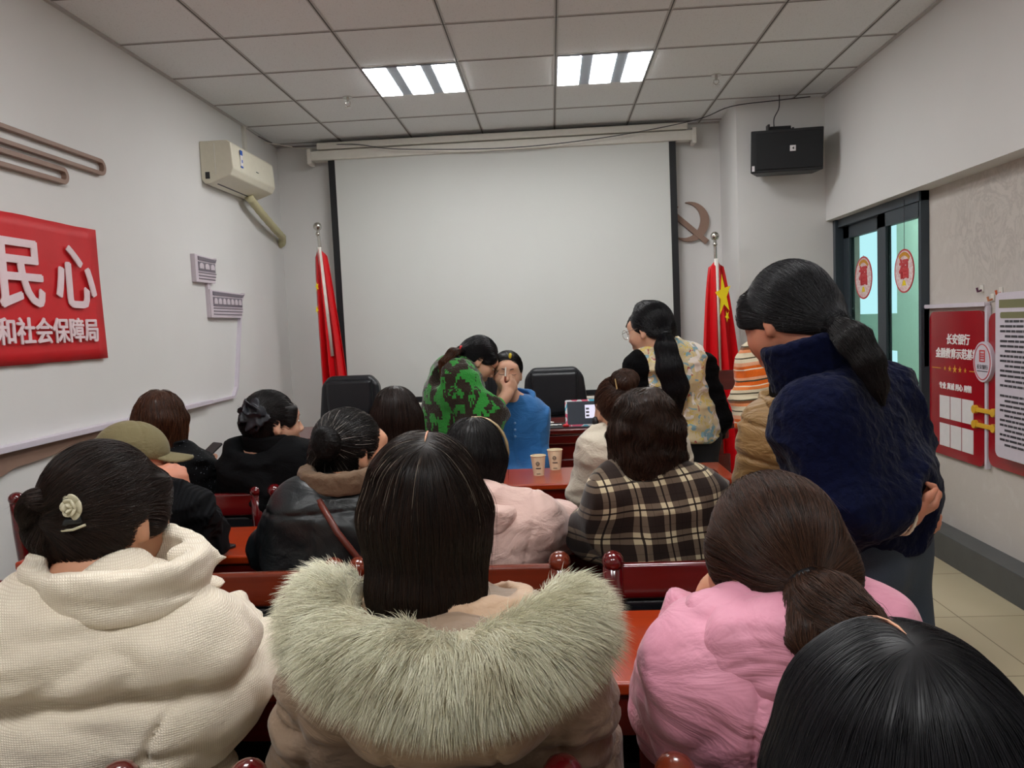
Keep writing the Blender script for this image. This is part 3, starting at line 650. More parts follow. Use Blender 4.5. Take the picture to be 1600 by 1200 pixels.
def chair_parts(O, w=.50, wood=MCHAIRW):
    h = .865; hw = w/2
    for s in (-1, 1):
        x = s*(hw-.024); b = MB(); P = [(x, .06, .0), (x, .045, .25), (x, .03, .45), (x, .0, .72), (x, -.008, h-.02)]
        b.tube(P, [.019, .022, .026, .026, .025], 12); b.sph((x, -.008, h-.022), .027, 14, 8, (1, 1.15, .95)); b.obj('back_post', wood, O, smooth=True)
    b = MB(); b.box((-hw+.04, -.018, h-.115), (hw-.04, .008, h-.028)); b.obj('top_rail', wood, O, bevel=.01, seg=3)
    b = MB(); b.box((-hw+.045, -.006, .52), (hw-.045, .03, h-.118)); b.obj('back_pad', MLEATH, O, bevel=.012, seg=3)
    b = MB(); b.box((-hw+.03, .02, .42), (hw-.03, .44, .475)); b.obj('seat', MLEATH, O, bevel=.015, seg=3)
    b = MB(); b.box((-hw+.02, .03, .37), (hw-.02, .43, .42)); b.obj('seat_frame', wood, O, bevel=.004)
    for s in (-1, 1): MB().tube([(s*(hw-.03), .41, 0), (s*(hw-.03), .41, .4)], [.016, .022], 10).obj('front_leg', wood, O)
    for s in (-1, 1): MB().box((s*(hw-.03)-.01, .06, .15), (s*(hw-.03)+.01, .41, .18)).obj('stretcher', wood, O)
def chair(x0, x1, y, lab, wood=MCHAIRW):
    O = empty('wooden_chair', ((x0+x1)/2, y, 0), lab, 'chair', 'lacquered chairs behind the rows of tables'); chair_parts(O, x1-x0, wood); return O
chair(-1.04, -.57, .975, 'dark red lacquered chair under the woman in the cream quilted coat'); chair(-.445, .015, .975, 'maroon lacquered chair under the woman in the fur-hooded coat')
chair(.11, .58, .975, 'brown lacquered chair under the woman in the pink coat', MBROWNW)
chair(-1.62, -1.08, 1.87, 'maroon chair under the man in the olive cap'); chair(-1.05, -.535, 1.88, 'reddish brown chair under the woman in the black leather jacket', MBROWNW)
chair(-.52, .02, 1.88, 'reddish brown chair under the woman in the pale pink coat', MBROWNW); chair(.10, .64, 1.87, 'dark red lacquered chair under the woman in the plaid shirt')
chair(-2.08, -1.64, 2.86, 'empty dark red chair by the left wall behind the man in the cap'); chair(-1.60, -1.10, 2.86, 'dark red chair under the person in black with the phone')
chair(-1.08, -.68, 2.86, 'dark chair under the woman with the black flower scrunchie'); chair(-.66, -.22, 2.86, 'dark chair under the woman with long dark brown hair'); chair(.13, .58, 2.86, 'dark chair under the woman in the cream sweater')
chair(.05, .53, .02, 'dark chair under the nearest black-haired person at the bottom right')
o = chair(-.34, -.05, 4.62, 'dark chair under the model in the blue hoodie'); o.rotation_euler = (0, 0, math.pi)
# front desk
DK = empty('front_desk', (-.45, 5.2, 0), 'long dark red panelled desk before the projection screen', 'desk'); hw = 1.55
b = MB().box((-hw, -.32, .72), (hw, .32, .755)).obj('desktop', MDARKW, DK, bevel=.01, seg=3); MB().box((-hw+.03, -.30, .655), (hw-.03, .28, .72)).obj('moulding', MDARKW, DK, bevel=.012, seg=3)
MB().box((-hw+.06, -.27, .0), (hw-.06, -.24, .655)).obj('front_panel', MDARKW, DK)
for i in range(4):
    xa = -hw+.1+i*.76; MB().box((xa, -.283, .12), (xa+.70, -.265, .56)).obj('raised_panel', MDARKW, DK, bevel=.008)
for s in (-1, 1): MB().box((s*(hw-.08)-.02, -.24, 0), (s*(hw-.08)+.02, .27, .655)).obj('side_panel', MDARKW, DK)
b = MB().box((-.05, -.24, 0), (.75, .02, .004)).obj('desk_mat', MBLACK, None); b.location = (-.05, 5.15, .7555); tag(b, 'black desk mat lying on the front desk beside the tablet', 'desk mat')
# office chairs
def office(x, y, lab, w=.52):
    O = empty('office_chair', (x, y, 0), lab, 'office chair', 'black leather office chairs behind the front desk')
    M = Matrix.Rotation(math.radians(-8), 4, 'X')
    b = MB(); b.prism([(-w/2+.02, .46), (w/2-.02, .46), (w/2, .75), (w/2-.03, 1.02), (w/2-.09, 1.085), (-w/2+.09, 1.085), (-w/2+.03, 1.02), (-w/2, .75)], -.05, .05, Matrix(((1, 0, 0, 0), (0, 0, 1, 0), (0, 1, 0, 0), (0, 0, 0, 1))))
    b.obj('backrest', MLEATH, O, bevel=.03, seg=4)
    b = MB(); n = 20; P = []
    for k in range(n+1):
        t = math.pi*k/n; P.append((-(w/2-.075)*math.cos(t), .93-.20*math.sin(t)**.6))
    P = [(-w/2+.075, 1.05)]+P+[(w/2-.075, 1.05)]
    b.prism(P, -.085, -.03, Matrix(((1, 0, 0, 0), (0, 0, 1, 0), (0, 1, 0, 0), (0, 0, 0, 1)))); b.obj('head_cushion', MLEATH, O, bevel=.025, seg=4)
    b = MB(); b.tube([(px_, -.062, pz_) for px_, pz_ in P], .006, 8); b.tube([(-.05, -.056, .5), (-.05, -.056, .73)], .004, 6); b.obj('piping', MBLACK, O)
    MB().box((-w/2+.02, -.5, .43), (w/2-.02, .0, .52)).obj('seat', MLEATH, O, bevel=.03, seg=4)
    for s in (-1, 1): MB().tube([(s*(w/2), -.02, .5), (s*(w/2+.03), -.1, .67), (s*(w/2+.03), -.36, .66), (s*(w/2), -.42, .5)], .018, 8).obj('armrest', MBLACK, O, smooth=True)
    MB().tube([(0, -.25, .1), (0, -.25, .45)], .03, 12).obj('column', MCHROME, O)
    for k in range(5):
        a = 2*math.pi*k/5+.3; MB().tube([(0, -.25, .1), (.29*math.cos(a), -.25+.29*math.sin(a), .065)], [.025, .015], 8).sph((.29*math.cos(a), -.25+.29*math.sin(a), .03), .028, 10, 6).obj('base_leg', MBLACK, O)
    return O
p = at(551, 640, 5.95); office(p[0], 5.95, 'black leather office chair behind the desk, the left one by the flag', .50); p = at(868, 640, 5.95); office(p[0], 5.95, 'black leather office chair behind the desk, to the right of the model', .50)
p = at(742, 640, 6.05); office(p[0], 6.05, 'black leather office chair mostly hidden between the make-up artist and the model', .42)
# lectern
p = at(1147, 600, 5.3); O = empty('wooden_lectern', (p[0]+.02, 5.3, 0), 'dark red wooden stand with a slanted top by the right flag', 'lectern')
zt = at(1140, 578, 5.3)[2]
MB().box((-.21, -.02, zt-.13), (.17, .02, zt)).obj('top_board', MDARKW, O, bevel=.004); MB().box((.03, -.03, 0), (.085, .03, zt-.13)).obj('post', MDARKW, O, bevel=.004); MB().box((-.2, -.02, 0), (-.15, .02, zt-.13)).obj('post', MDARKW, O, bevel=.004)
MB().box((-.22, -.15, 0), (.18, .15, .05)).obj('base', MDARKW, O, bevel=.004); MB().tube([(.0, -.05, zt-.20), (.06, -.05, zt-.20)], .022, 10).obj('knob', MGREY, O)
MB().prism([(-.16, .05), (.02, .05), (.025, .42), (-.04, .38), (-.14, .2)], -.035, -.03, Matrix(((1, 0, 0, 0), (0, 0, 1, 0), (0, 1, 0, 0), (0, 0, 0, 1)))).obj('white_sheet', MPAPER, O)
# paper cups
def cup(px, py, lab):
    c = at(px, py, 3.5); d = at(px, py, 3.5*(.67/(1.42-c[2]))); O = empty('paper_cup', (d[0], d[1], .75), lab, 'cup', 'paper cups on the front row table')
    k = d[1]/3.5; r1, r0, h = .0335*k, .024*k, .090*k
    t = plain('cup_paper', '#e3d3b2', .6)
    MB().lathe([(r0, 0), (r0, .002), (r1, h-.003), (r1-.0015, h-.003), (r1-.004, h-.01), (r0, .006)]).obj('cup_body', t, O, smooth=False); b = MB(); ring = [(r1*math.cos(a), r1*math.sin(a), h-.002) for a in [2*math.pi*q/28 for q in range(29)]]; b.tube(ring, .0022, 6).obj('rim', t, O)
    n = (d*-1)[:2]; a0 = math.atan2(n[1], n[0])
    def M(z, da): rr = (r0+(r1-r0)*z/h)+.0006; a = a0+da; return Matrix.Translation((rr*math.cos(a), rr*math.sin(a), z)) @ Matrix.Rotation(a+math.pi/2, 4, 'Z') @ Matrix.Rotation(math.pi/2, 4, 'X')
    b = MB(); ci = lambda q: [(q*math.cos(w_), q*math.sin(w_)) for w_ in [2*math.pi*j/20 for j in range(20)]]
    b.ring(ci(.0085), ci(.006), 0, .0008, M(h*.62, -.1)); b.box((-.006, -.001, 0), (.006, .001, .0008), M(h*.62, -.1))
    for q in range(5): b.box((-.0022, -.0022, 0), (.0022, .0022, .0008), M(h*.38, -.35+q*.16))
    for q in range(6): b.box((-.002, -.001, 0), (.002, .001, .0008), M(h*.10, -.3+q*.1))
    b.obj('print', MINK, O)
cup(842, 742, 'cream paper cup with small dark print, the left of the two'); cup(868, 733, 'cream paper cup with small dark print, the right of the two')
# tablet in a bright case, small things on the desk
p = at(915, 666, 4.98); O = empty('tablet', (p[0], 4.98, .756), 'tablet in a pink and blue patterned case leaning on the front desk', 'tablet', rz=0)
Mt = Matrix.Rotation(math.radians(-14), 4, 'X') @ Matrix(((1, 0, 0, 0), (0, 0, -1, 0), (0, 1, 0, 0), (0, 0, 0, 1)))
t = NT('tablet_case'); v = t.coord(); t_ = t.fin(t.ramp(t.noise(v, 14, 1), [(.40, '#ee5c80'), (.46, '#f2f2f6'), (.52, '#49c6e6'), (.62, '#ee5c80')], 'CONSTANT'), .4)
MB().prism(rrect(-.125, 0, .125, .17, .012), 0, .012, Mt).obj('case', t_, O); s = emis('tablet_screen', '#1c2430', .8); MB().box((-.112, .012, .0121), (.112, .158, .014), Mt).obj('screen', s, O)
b = MB(); b.box((.0, .05, .0141), (.085, .135, .0146), Mt); b.obj('bright_window', emis('tablet_window', '#e8e4f8', 1.0), O)
b = MB(); [b.box((.006+.0, .06+k*.022, .0146), (.026, .072+k*.022, .015), Mt) for k in range(3)]; b.obj('screen_text', MINK, O); MB().box((-.05, .0, -.07), (.05, .006, 0)).obj('stand', MBLACK, O)
p = at(868, 657, 5.1); o = MB().lathe([(.022, 0), (.03, .006), (.03, .012), (.01, .016)]).obj('powder_compact', MWHITE); o.location = (p[0]-.04, 5.12, .7605); tag(o, 'small white round compact lying on the front desk', 'compact')
o = MB().tube([(-.04, 0, .005), (.04, .01, .005)], .004, 8).obj('make_up_brush', MCHROME); o.location = (p[0], 5.03, .7595); tag(o, 'thin silver brush lying on the desk mat', 'brush')
p = at(884, 661, 4.98); o = MB().sph((0, 0, .012), .014, 12, 8, (1.5, .8, .85)).obj('red_trinket', MRED, None, smooth=True); o.location = (p[0]+.0, 4.95, .756); tag(o, 'small red object beside the left corner of the tablet', 'trinket')
# chopper: dark phone-like wedge on the middle row table
p = at(337, 822, 2.42); o = MB().prism(rrect(-.04, -.075, .04, .075, .01), 0, .009).obj('mobile_phone', MBLACK, None, bevel=.002); o.location = (p[0]-.02, 2.42, .7505); o.rotation_euler = (0, 0, 1.1); tag(o, 'black phone lying on the middle row table by the cap man\'s elbow', 'phone')
# ================================================================== people: builders
def frame(yaw=0, pitch=0, roll=0):
    """columns right, forward, up; yaw 0 looks down the room, + turns to the left; + pitch looks up"""
    a, b, c = [math.radians(x) for x in (yaw, pitch, roll)]
    Rz = np.array([[math.cos(a), -math.sin(a), 0], [math.sin(a), math.cos(a), 0], [0, 0, 1]])
    Rx = np.array([[1, 0, 0], [0, math.cos(b), -math.sin(b)], [0, math.sin(b), math.cos(b)]])
    Ry = np.array([[math.cos(c), 0, math.sin(c)], [0, 1, 0], [-math.sin(c), 0, math.cos(c)]])
    return Rz@Rx@Ry
def basis(up, right):
    up = unit(up); right = unit(right-up*(right@up)); return np.stack([right, np.cross(up, right), up], 1)
def hd(px, top, Y, s=1.0): return at(px, top+.112*s*FPX/Y, Y)
def band(c, R, a, b, hh, th, rnd=.006):
    c = np.asarray(c, float)
    def f(P):
        q = (P-c)@R; rho = np.sqrt((q[:, 0]/a)**2+(q[:, 1]/b)**2)
        dr = np.abs(rho-1)*min(a, b)-th+rnd; dz = np.abs(q[:, 2])-hh+rnd
        return np.minimum(np.maximum(dr, dz), 0)+np.sqrt(np.maximum(dr, 0)**2+np.maximum(dz, 0)**2)-rnd
    ext = np.sqrt(((R*np.array([a+th, b+th, hh]))**2).sum(1))+.01; f.lo = c-ext; f.hi = c+ext; return f
MEYE = plain('eye_white', '#d9d3cc', .3); MIRIS = plain('dark_brown_iris', '#1d1411', .35); MLIP = plain('lip_red', '#9c5048', .45)
def skin_mat(name, c):
    t = NT(name); v = t.coord(); n = t.noise(v, 30, 3); col = t.mix(n, tuple(x*.93 for x in lin(c)[:3]), tuple(min(1, x*1.05) for x in lin(c)[:3])); t.bump(t.noise(v, 500, 2), .08, .001)
    return t.fin(col, .5, spec=.4, sss=.12)
MSKIN = skin_mat('skin', '#c99375'); MSKINL = skin_mat('skin_fair', '#d3a489'); MSKINR = skin_mat('skin_ruddy', '#bd7c62')
def hair_mat(name, dark, light, rough=.46, grey=None, gw=.0):
    t = NT(name); a = t.n('Attribute', attribute_name='tint').outputs[2]
    st = [(0.0, dark), (.75, light)]
    col = t.ramp(a, st+([(1-gw, light), (min(.999, 1-gw+.01), grey)] if grey else []))
    v = t.coord((1, 1, 1)); 
    m = t.fin(col, max(rough, .42), spec=.28); t.p.inputs['Anisotropic'].default_value = .3; return m
HBLK = hair_mat('black_hair', '#070607', '#171211'); HBLU = hair_mat('blue_black_hair', '#070709', '#17161a', .42)
HDBR = hair_mat('dark_brown_hair', '#100a08', '#2b1c16'); HBRN = hair_mat('brown_hair', '#1c110c', '#4a3023', .36); HRBR = hair_mat('red_brown_hair', '#1e0f09', '#57331f', .4)
HGRY = hair_mat('greying_black_hair', '#080707', '#1a1513', .42, '#8f8882', .07); HPLD = hair_mat('wavy_brown_hair', '#170f0b', '#3d2a20', .42)
HFUR = hair_mat('centre_parted_hair', '#0a0706', '#24150e', .42, '#8e8072', .05)

def head_sdf(c, R, s=1, nose=1.0):
    T = lambda x, y, z: c+R@(V(x, y, z)*s); r = lambda *a: V(*a)*s
    A = Sh(.016*s); A.e(T(0, -.012, .020), r(.074, .092, .088), R); A.e(T(0, .028, -.040), r(.055, .060, .070), R); A.e(T(0, .058, -.088), r(.028, .026, .024), R)
    A.c(T(0, -.03, -.05), T(0, -.05, -.15), .050*s, .052*s)
    for q in (-1, 1): A.e(T(q*.036, .058, -.030), r(.024, .024, .026), R)
    A.e(T(0, .072, .032), r(.046, .017, .015), R)
    S = Sh(.005*s); S.add(A); S.c(T(0, .088, .010), T(0, .106*nose, -.028), .007*s, .010*s)
    for q in (-1, 1):
        S.e(T(q*.010, .097, -.034), r(.007, .009, .007), R)
        Re = R@frame(q*-18, 0, q*8); E_ = Sh(.003*s); E_.e(T(q*.077, -.008, -.008), r(.007, .017, .030), Re); E_.e(T(q*.074, .002, -.034), r(.006, .009, .011), R)
        E_.cut(_ell(T(q*.086, -.004, -.002), r(.006, .010, .017), Re)); S.add(E_)
    S.e(T(0, .091, -.062), r(.020, .008, .0065), R); S.e(T(0, .089, -.072), r(.016, .008, .006), R)
    for q in (-1, 1): S.cut(_ell(T(q*.032, .097, .004), r(.017, .012, .010), R), .006)
    for q in (-1, 1): S.add(_solid(_ell(T(q*.031, .074, .004), r(.0145, .0145, .0135), R), T(q*.031, .074, .004), .015*s))
    return S
def _ell(c, r, R):
    return lambda P: (lambda q: np.linalg.norm(q/r, axis=1)*(np.linalg.norm(q/r, axis=1)-1)/(np.linalg.norm(q/(r*r), axis=1)+1e-9))((P-c)@R)
def _solid(f, c, r): f.lo = c-r; f.hi = c+r; return f
def hand(S, W, d, n, side, curl=.6, s=1.0, spread=.1, thumb=.5):
    d = unit(d); n = unit(n-d*(n@d)); l = np.cross(d, n)*side; R = np.stack([l, d, n], 1); W = np.asarray(W, float)
    H = Sh(.004); H.e(W+d*.045*s, V(.036, .046, .015)*s, R); H.c(W-d*.03, W+d*.02*s, .022*s, .024*s); H.e(W+d*.03*s+l*.022*s+n*.006*s, V(.018, .028, .014)*s, R)
    for k, (o, L) in enumerate(((.027, .072), (.009, .080), (-.009, .074), (-.026, .058))):
        p = W+d*(.080-.004*abs(k-1))*s+l*o*s; dd = unit(d+l*o*spread*10*(1-curl)); ang = 0; cu = curl*(1+.12*math.sin(k*2.3+1))
        for q, (f, a, r0, r1) in enumerate(((.46, .75, .0088, .0080), (.30, 1.05, .0080, .0072), (.24, .8, .0073, .0062))):
            ang += a*cu; v = dd*math.cos(ang)+n*math.sin(ang); p2 = p+v*L*f*s; H.c(p, p2, r0*s, r1*s); p = p2
    p = W+d*.022*s+l*.026*s+n*.004*s; v = unit(l*.75+d*.55+n*(.2+.5*thumb)); p2 = p+v*.038*s; H.c(p, p2, .012*s, .010*s); v = unit(d*.8+l*.15*(1-thumb)+n*.55*thumb); H.c(p2, p2+v*.030*s, .0098*s, .0078*s)
    S.add(H); return S
class Person:
    def __init__(s, label, H, yaw=0, pitch=0, roll=0, sc=1.0, base=None, group=None):
        s.H = np.asarray(H, float); s.R = frame(yaw, pitch, roll); s.sc = sc; base = s.H if base is None else base
        s.o = empty('person', (base[0], base[1], 0), label, 'person', group)
    def T(s, x, y, z): return s.H+s.R@(V(x, y, z)*s.sc)
    def rig(s, N, sh, el, wr, P, tz=0):
        s.N, s.P = V(*N), V(*P); s.sh, s.el, s.wr = [[V(*q) for q in x] for x in (sh, el, wr)]   # index 0 = image left, 1 = image right
        if s.P[2] == .5:                                       # seated: hips on the seat, forearms on the table
            s.P[2] = .575
            for q in (s.el, s.wr):
                for v in q:
                    for y0 in (1.42, 2.32, 3.25):
                        if y0-.07 < v[1] < y0+.40 and v[2] < .81: v[2] = .81+tz
        s.B = basis(s.N-s.P, s.sh[1]-s.sh[0])
    def body(s, skin=MSKIN, h=.006, hands=None, nose=1.0, dh=.0035, eyes=True):
        """one continuous skin surface: head, neck, torso, arms and hands"""
        S = Sh(.012); S.add(head_sdf(s.H, s.R, s.sc, nose)); S.c(s.T(0, -.045, -.13), s.N, .050*s.sc, .055)
        S.c(s.sh[0]*.8+s.N*.2-V(0, 0, .0), s.sh[1]*.8+s.N*.2, .04); S.c(s.N-V(0, 0, .03), s.P, .07, .085)
        for i in (0, 1): S.path([s.sh[i], s.el[i], s.wr[i]], [.042, .036, .024])
        if hands:
            for i, kw in hands.items(): hand(S, s.wr[i], **kw)
        S.hi[2] += .01; o = blob('body', S, h, skin, s.o, .02)
        if eyes: s.face()
        return o
    def bit(s, name, c, r, mat, parent=None):
        b = bmesh.new(); R = Matrix(s.R.tolist()).to_4x4(); L = s.T(*c)-np.array(s.o.location)
        bmesh.ops.create_uvsphere(b, u_segments=12, v_segments=8, radius=1, matrix=Matrix.Translation(L.tolist()) @ R @ Matrix.Diagonal([x*s.sc for x in r]+[1]))
        me = bpy.data.meshes.new(name); b.to_mesh(me); b.free(); return put(name, me, mat, parent or s.o, smooth=True)
    def face(s):
        for q in (-1, 1):
            e_ = s.bit('eye', (q*.031, .0795, .003), (.0135, .0112, .0062), MEYE); s.bit('iris', (q*.031, .0855, .003), (.0055, .0058, .0056), MIRIS, e_)
            L = [s.T(q*(.014+.0072*i), .0945-.0016*i-.0006*i*i, .024+.004*math.sin(math.pi*i/5))-np.array(s.o.location) for i in range(6)]
            MB().tube(L, [.0016, .0024, .0024, .002, .0016, .0008], 6).obj('eyebrow', MIRIS, s.o)
        s.bit('lips', (0, .0945, -.064), (.019, .0060, .0065), MLIP)
    def coat(s, mat, pad=.02, w=.17, d=.11, k=.03, arms=(.058, .052, .043), disp=None, hem=None, neck=.052, h=.008, name='coat', hipw=None, extra=None, cuts=None, hipd=None, cb=.008):
        B = s.B; S = Sh(k); up = B[:, 2]; L = np.linalg.norm(s.N-s.P); hipw = hipw or w; hipd = hipd or d
        A = s.P+up*L*.62; S.e(A, (w+pad, d+pad*.8, L*.34), B); S.e(s.P+up*L*.40, (w*.9+pad, d*.95+pad*.8, L*.34), B); S.e(s.P+up*L*.06, (hipw+pad, hipd+pad, L*.34), B)
        r = arms[0]+pad*.8; S.c(s.sh[0]*.86+s.N*.14, s.sh[1]*.86+s.N*.14, r*.92); S.c(s.N-up*.02, (s.sh[0]+s.sh[1])/2-up*.06, .056+pad*.4, .075)
        for i in (0, 1):
            A_ = Sh(k*.6); A_.path([s.sh[i], s.el[i], s.wr[i]+unit(s.wr[i]-s.el[i])*.03], [a+pad*.8 for a in arms]); dd = unit(s.wr[i]-s.el[i]); pc = s.wr[i]-dd*cb
            A_.cut((lambda p, dd: lambda P: -(P-p)@dd)(pc, dd), .004); S.add(A_)
        if extra: extra(S)
        S.disp = disp
        nb = s.T(0, -.045, -.13); ax = unit(nb-s.N+up*.05); N = s.N
        def neckcut(P):
            q = P-(N+ax*.05); t = q@ax; return np.maximum(np.linalg.norm(q-t[:, None]*ax, axis=1)-neck, -t)
        S.cut(neckcut, .006)
        if hem is not None: S.cut(half((0, 0, 1), (0, 0, hem)), .006)
        for c_ in (cuts or []): S.cut(c_, .006)
        s.coatF = S; return blob(name, S, h, mat, s.o)
    def legs(s, mat, knees, ankles, r=(.088, .066, .05), shoe=MBLACK, h=.012, toe=(0, 1, 0)):
        S = Sh(.03); hip = [s.P+s.B[:, 0]*q*.085-V(0, 0, .03) for q in (-1, 1)]
        for i in (0, 1): S.path([hip[i], V(*knees[i]), V(*ankles[i])], r)
        S.c(hip[0], hip[1], .09); S.cut(half((0, 0, 1), (0, 0, .07)), .004); blob('trousers', S, h, mat, s.o)
        toe = unit(V(*toe))
        for i in (0, 1):
            a = V(*ankles[i]); a[2] = .05; F = Sh(.02); F.c(a-toe*.03, a+toe*.13, .042, .034); F.c(a, a+V(0, 0, .05), .04); F.cut(half((0, 0, 1), (0, 0, .006)), .002); blob('shoe', F, .01, shoe, s.o)
    def seat_legs(s, mat=None, dy=1):
        x, y = s.P[0], s.P[1]; s.legs(mat or MPANTS, [(x-.10, y+.40*dy, .55), (x+.10, y+.40*dy, .55)], [(x-.10, y+.38*dy, .09), (x+.10, y+.38*dy, .09)], toe=(0, dy, 0))
    def scalp(s, thick=.012, hairline=.70, z0=-.075, face=True, sides=None):
        """pulled-back hair: a skull cap that ends at the hairline"""
        r = s.sc; S = Sh(.012*r); S.e(s.T(0, -.016-thick*.55, .022+thick*.2), V(.074+thick*.8, .094+thick*.5, .088+thick*.8)*r, s.R)
        S.e(s.T(0, -.045, -.045), V(.058+thick*.5, .045, .045)*r, s.R)
        n = s.R@V(0, -hairline, 1); p = s.T(0, -.09, z0); S.cut(half(n, p), .004)
        return S
    def loose(s, thick=.016, L=.14, wid=.02, face=True, facew=.062, open_=.0):
        """hair that hangs freely around the back and sides of the head, open at the face"""
        r = s.sc; S = Sh(.012*r); S.e(s.T(0, -.016-thick*.5, .022+thick*.2), V(.074+thick*.9, .094+thick*.55, .088+thick*.9)*r, s.R)
        dz = V(0, 0, -1)
        for a in range(-4, 5):
            t = math.radians(a*31); p = s.T(.052*math.sin(t), -.014-.060*math.cos(t), 0); q = p+dz*L*(1-.08*abs(a)/4)+s.R@V(wid*math.sin(t), -wid*.6*math.cos(t), 0); S.c(p, q, .034*r+thick*.5, .028*r+thick*.3)
        if face:
            c = s.T(0, .125, -.05); S.cut(_ell(c, V(facew, .085, .115)*r, s.R), .01)
        S.cut(lambda P: P[:, 2]-(s.H[2]-L-.012+.01*vnoise(P*40)), .006)
        return S
MPANTS = plain('dark_trousers', '#15161b', .8); MJEANS = plain('blue_grey_denim', '#2f3a48', .85, bump=.4, bscale=400, noise_scale=12, var=.2)
def flow_loose(crown, g=.6, part=None):
    crown = np.asarray(crown)
    def f(P):
        v = P-crown; v[:, 2] *= .3; n = np.linalg.norm(v, axis=1)[:, None]+.01; v = v/n; v[:, 2] -= g+np.clip(n[:, 0]*9, 0, 3); return v/(np.linalg.norm(v, axis=1)[:, None]+1e-9)
    return f
def flow_part(a, b, g=.6):
    """hair combed away on both sides of a parting"""
    a = np.asarray(a); b = np.asarray(b); ab = b-a
    def f(P):
        t = np.clip((P-a)@ab/(ab@ab), 0, 1); v = P-a-t[:, None]*ab; n = np.linalg.norm(v, axis=1)[:, None]+.004; v = v/n; v[:, 2] -= g+np.clip(n[:, 0]*12, 0, 4); return v/(np.linalg.norm(v, axis=1)[:, None]+1e-9)
    return f
def parting(s, F, pts, mat, r=.0016):
    P = np.array(pts); P = P-grad(F, P)*F(P)[:, None]; P = P-grad(F, P)*F(P)[:, None]
    return MB().tube([q-np.array(s.o.location) for q in P], [r*.4]+[r]*(len(P)-2)+[r*.4], 6).obj('hair_parting', mat, s.o, smooth=True)
def flow_to(T, bend=0, down=.0):
    T = np.asarray(T)
    def f(P):
        v = T-P; v = v/(np.linalg.norm(v, axis=1)[:, None]+1e-9); v[:, 2] -= down; return v
    return f
def flow_path(pts):
    pts = [np.asarray(p, float) for p in pts]
    def f(P):
        best = np.full(len(P), 1e9); v = np.zeros_like(P)
        for a, b in zip(pts[:-1], pts[1:]):
            ab = b-a; t = np.clip((P-a)@ab/(ab@ab), 0, 1); d = np.linalg.norm(P-a-t[:, None]*ab, axis=1); m = d < best; best[m] = d[m]; v[m] = unit(ab)
        return v
    return f
def flow_swirl(c, ax):
    c = np.asarray(c); ax = unit(ax)
    def f(P):
        v = np.cross(ax, P-c)+.25*ax; return v/(np.linalg.norm(v, axis=1)[:, None]+1e-9)
    return f
def pony(s, pts, rs, mat, n=900, L=.16, r=.0006, name='ponytail', h=.006, flat=None):
    S = Sh(.008); S.path(pts, rs); S.disp = lambda P: .002*vnoise(P*70)
    return hair(name, S, flow_path(pts), mat, s.o, h, n, L, 14, r, .08, .003, .04)
def bun(s, c, R, rad, ax, mat, n=1100, name='hair_bun', h=.005):
    S = Sh(.008); B = basis(ax, V(.3, .9, .1))
    P = [c+B@V(rad*.55*math.cos(t), rad*.55*math.sin(t), 0) for t in np.linspace(0, 6.283, 13)]; S.path(P, [rad*.5*(1+.12*math.sin(i*2)) for i in range(13)]); S.e(c, (rad*.6, rad*.6, rad*.7), B)
    return hair(name, S, flow_swirl(c, ax), mat, s.o, h, n, rad*2.2, 12, .0005, .15, .002, .03)
def folds_fn(a, s1=5, st=(1, 1, 2.2), a2=.0): return lambda P: 1.9*a*(folds(P, s1, st)-.5)+a*.8*(folds(P, s1*2.1, st)-.5)+a2*fbm(P, 14, 2)
def puff(P, a, s1=6, st=(1, 1, 2)): return a*(.55-1.0*folds(P, s1, st))+a*.45*(.5-folds(P+3, s1*2.2, st))

# ------------------------------------------------------------------ cloth materials
def cloth(name, c, rough=.85, weave=600, wst=.3, fold=.35, fs=9, sheen=.1, var=.08, dist=.012, coat=0, spec=.3):
    t = NT(name); v = t.coord(); a = lin(c)[:3]; col = t.mix(t.noise(v, 8, 3), tuple(x*(1-var) for x in a), tuple(min(1, x*(1+var)) for x in a))
    b1 = t.n('Bump', {'Height': t.noise(t.coord((1, 1, 1.9)), fs, 4, .55, 1.0), 'Strength': min(1, fold*1.7), 'Distance': dist*1.6}).outputs[0]
    t.bump(t.noise(v, weave, 2), wst, .002, b1); return t.fin(col, rough, spec=spec, sheen=sheen, coat=coat)
# ================================================================== row nearest the camera
# --- woman in the cream quilted coat
def waffle():
    t = NT('cream_waffle_down'); tc = t.n('TexCoord').outputs['Object']; s = t.n('SeparateXYZ', {'Vector': tc}).outputs
    def w(a, f): return t.math('ABSOLUTE', t.math('SINE', t.math('MULTIPLY', a, f)))
    nz = t.noise(tc, 5, 2); z = t.math('ADD', s[2], t.math('MULTIPLY', nz, .03)); x = t.math('ADD', t.math('ADD', s[0], t.math('MULTIPLY', s[1], .6)), t.math('MULTIPLY', nz, .03))
    g = t.math('MINIMUM', w(x, 820), w(z, 980))
    b1 = t.n('Bump', {'Height': t.noise(t.coord((1, 1, 1.6)), 7, 4, .6, .8), 'Strength': .35, 'Distance': .015}).outputs[0]
    t.bump(g, .45, .0022, b1); col = t.mix(g, '#d6c8b2', '#ede3d2'); return t.fin(col, .62, spec=.35, sheen=.2)
MWAF = waffle()
p = Person('woman in a thick cream waffle-textured coat with a cream flower clip in her ponytail', hd(172, 694, 1.24, .98), yaw=-15, pitch=-12, sc=.98, base=(-.72, 1.18))
p.rig(at(180, 925, 1.17), (at(70, 1010, 1.13), at(303, 1035, 1.16)), (at(-30, 1140, 1.26), at(375, 1060, 1.36)), (at(20, 1110, 1.52), at(330, 1075, 1.56)), (-.76, 1.17, .50), .03)
p.body(h=.006, hands={0: dict(d=V(.6, .6, -.1), n=V(0, 0, -1), side=1, curl=.4), 1: dict(d=V(-.6, .6, -.1), n=V(0, 0, -1), side=-1, curl=.4)})
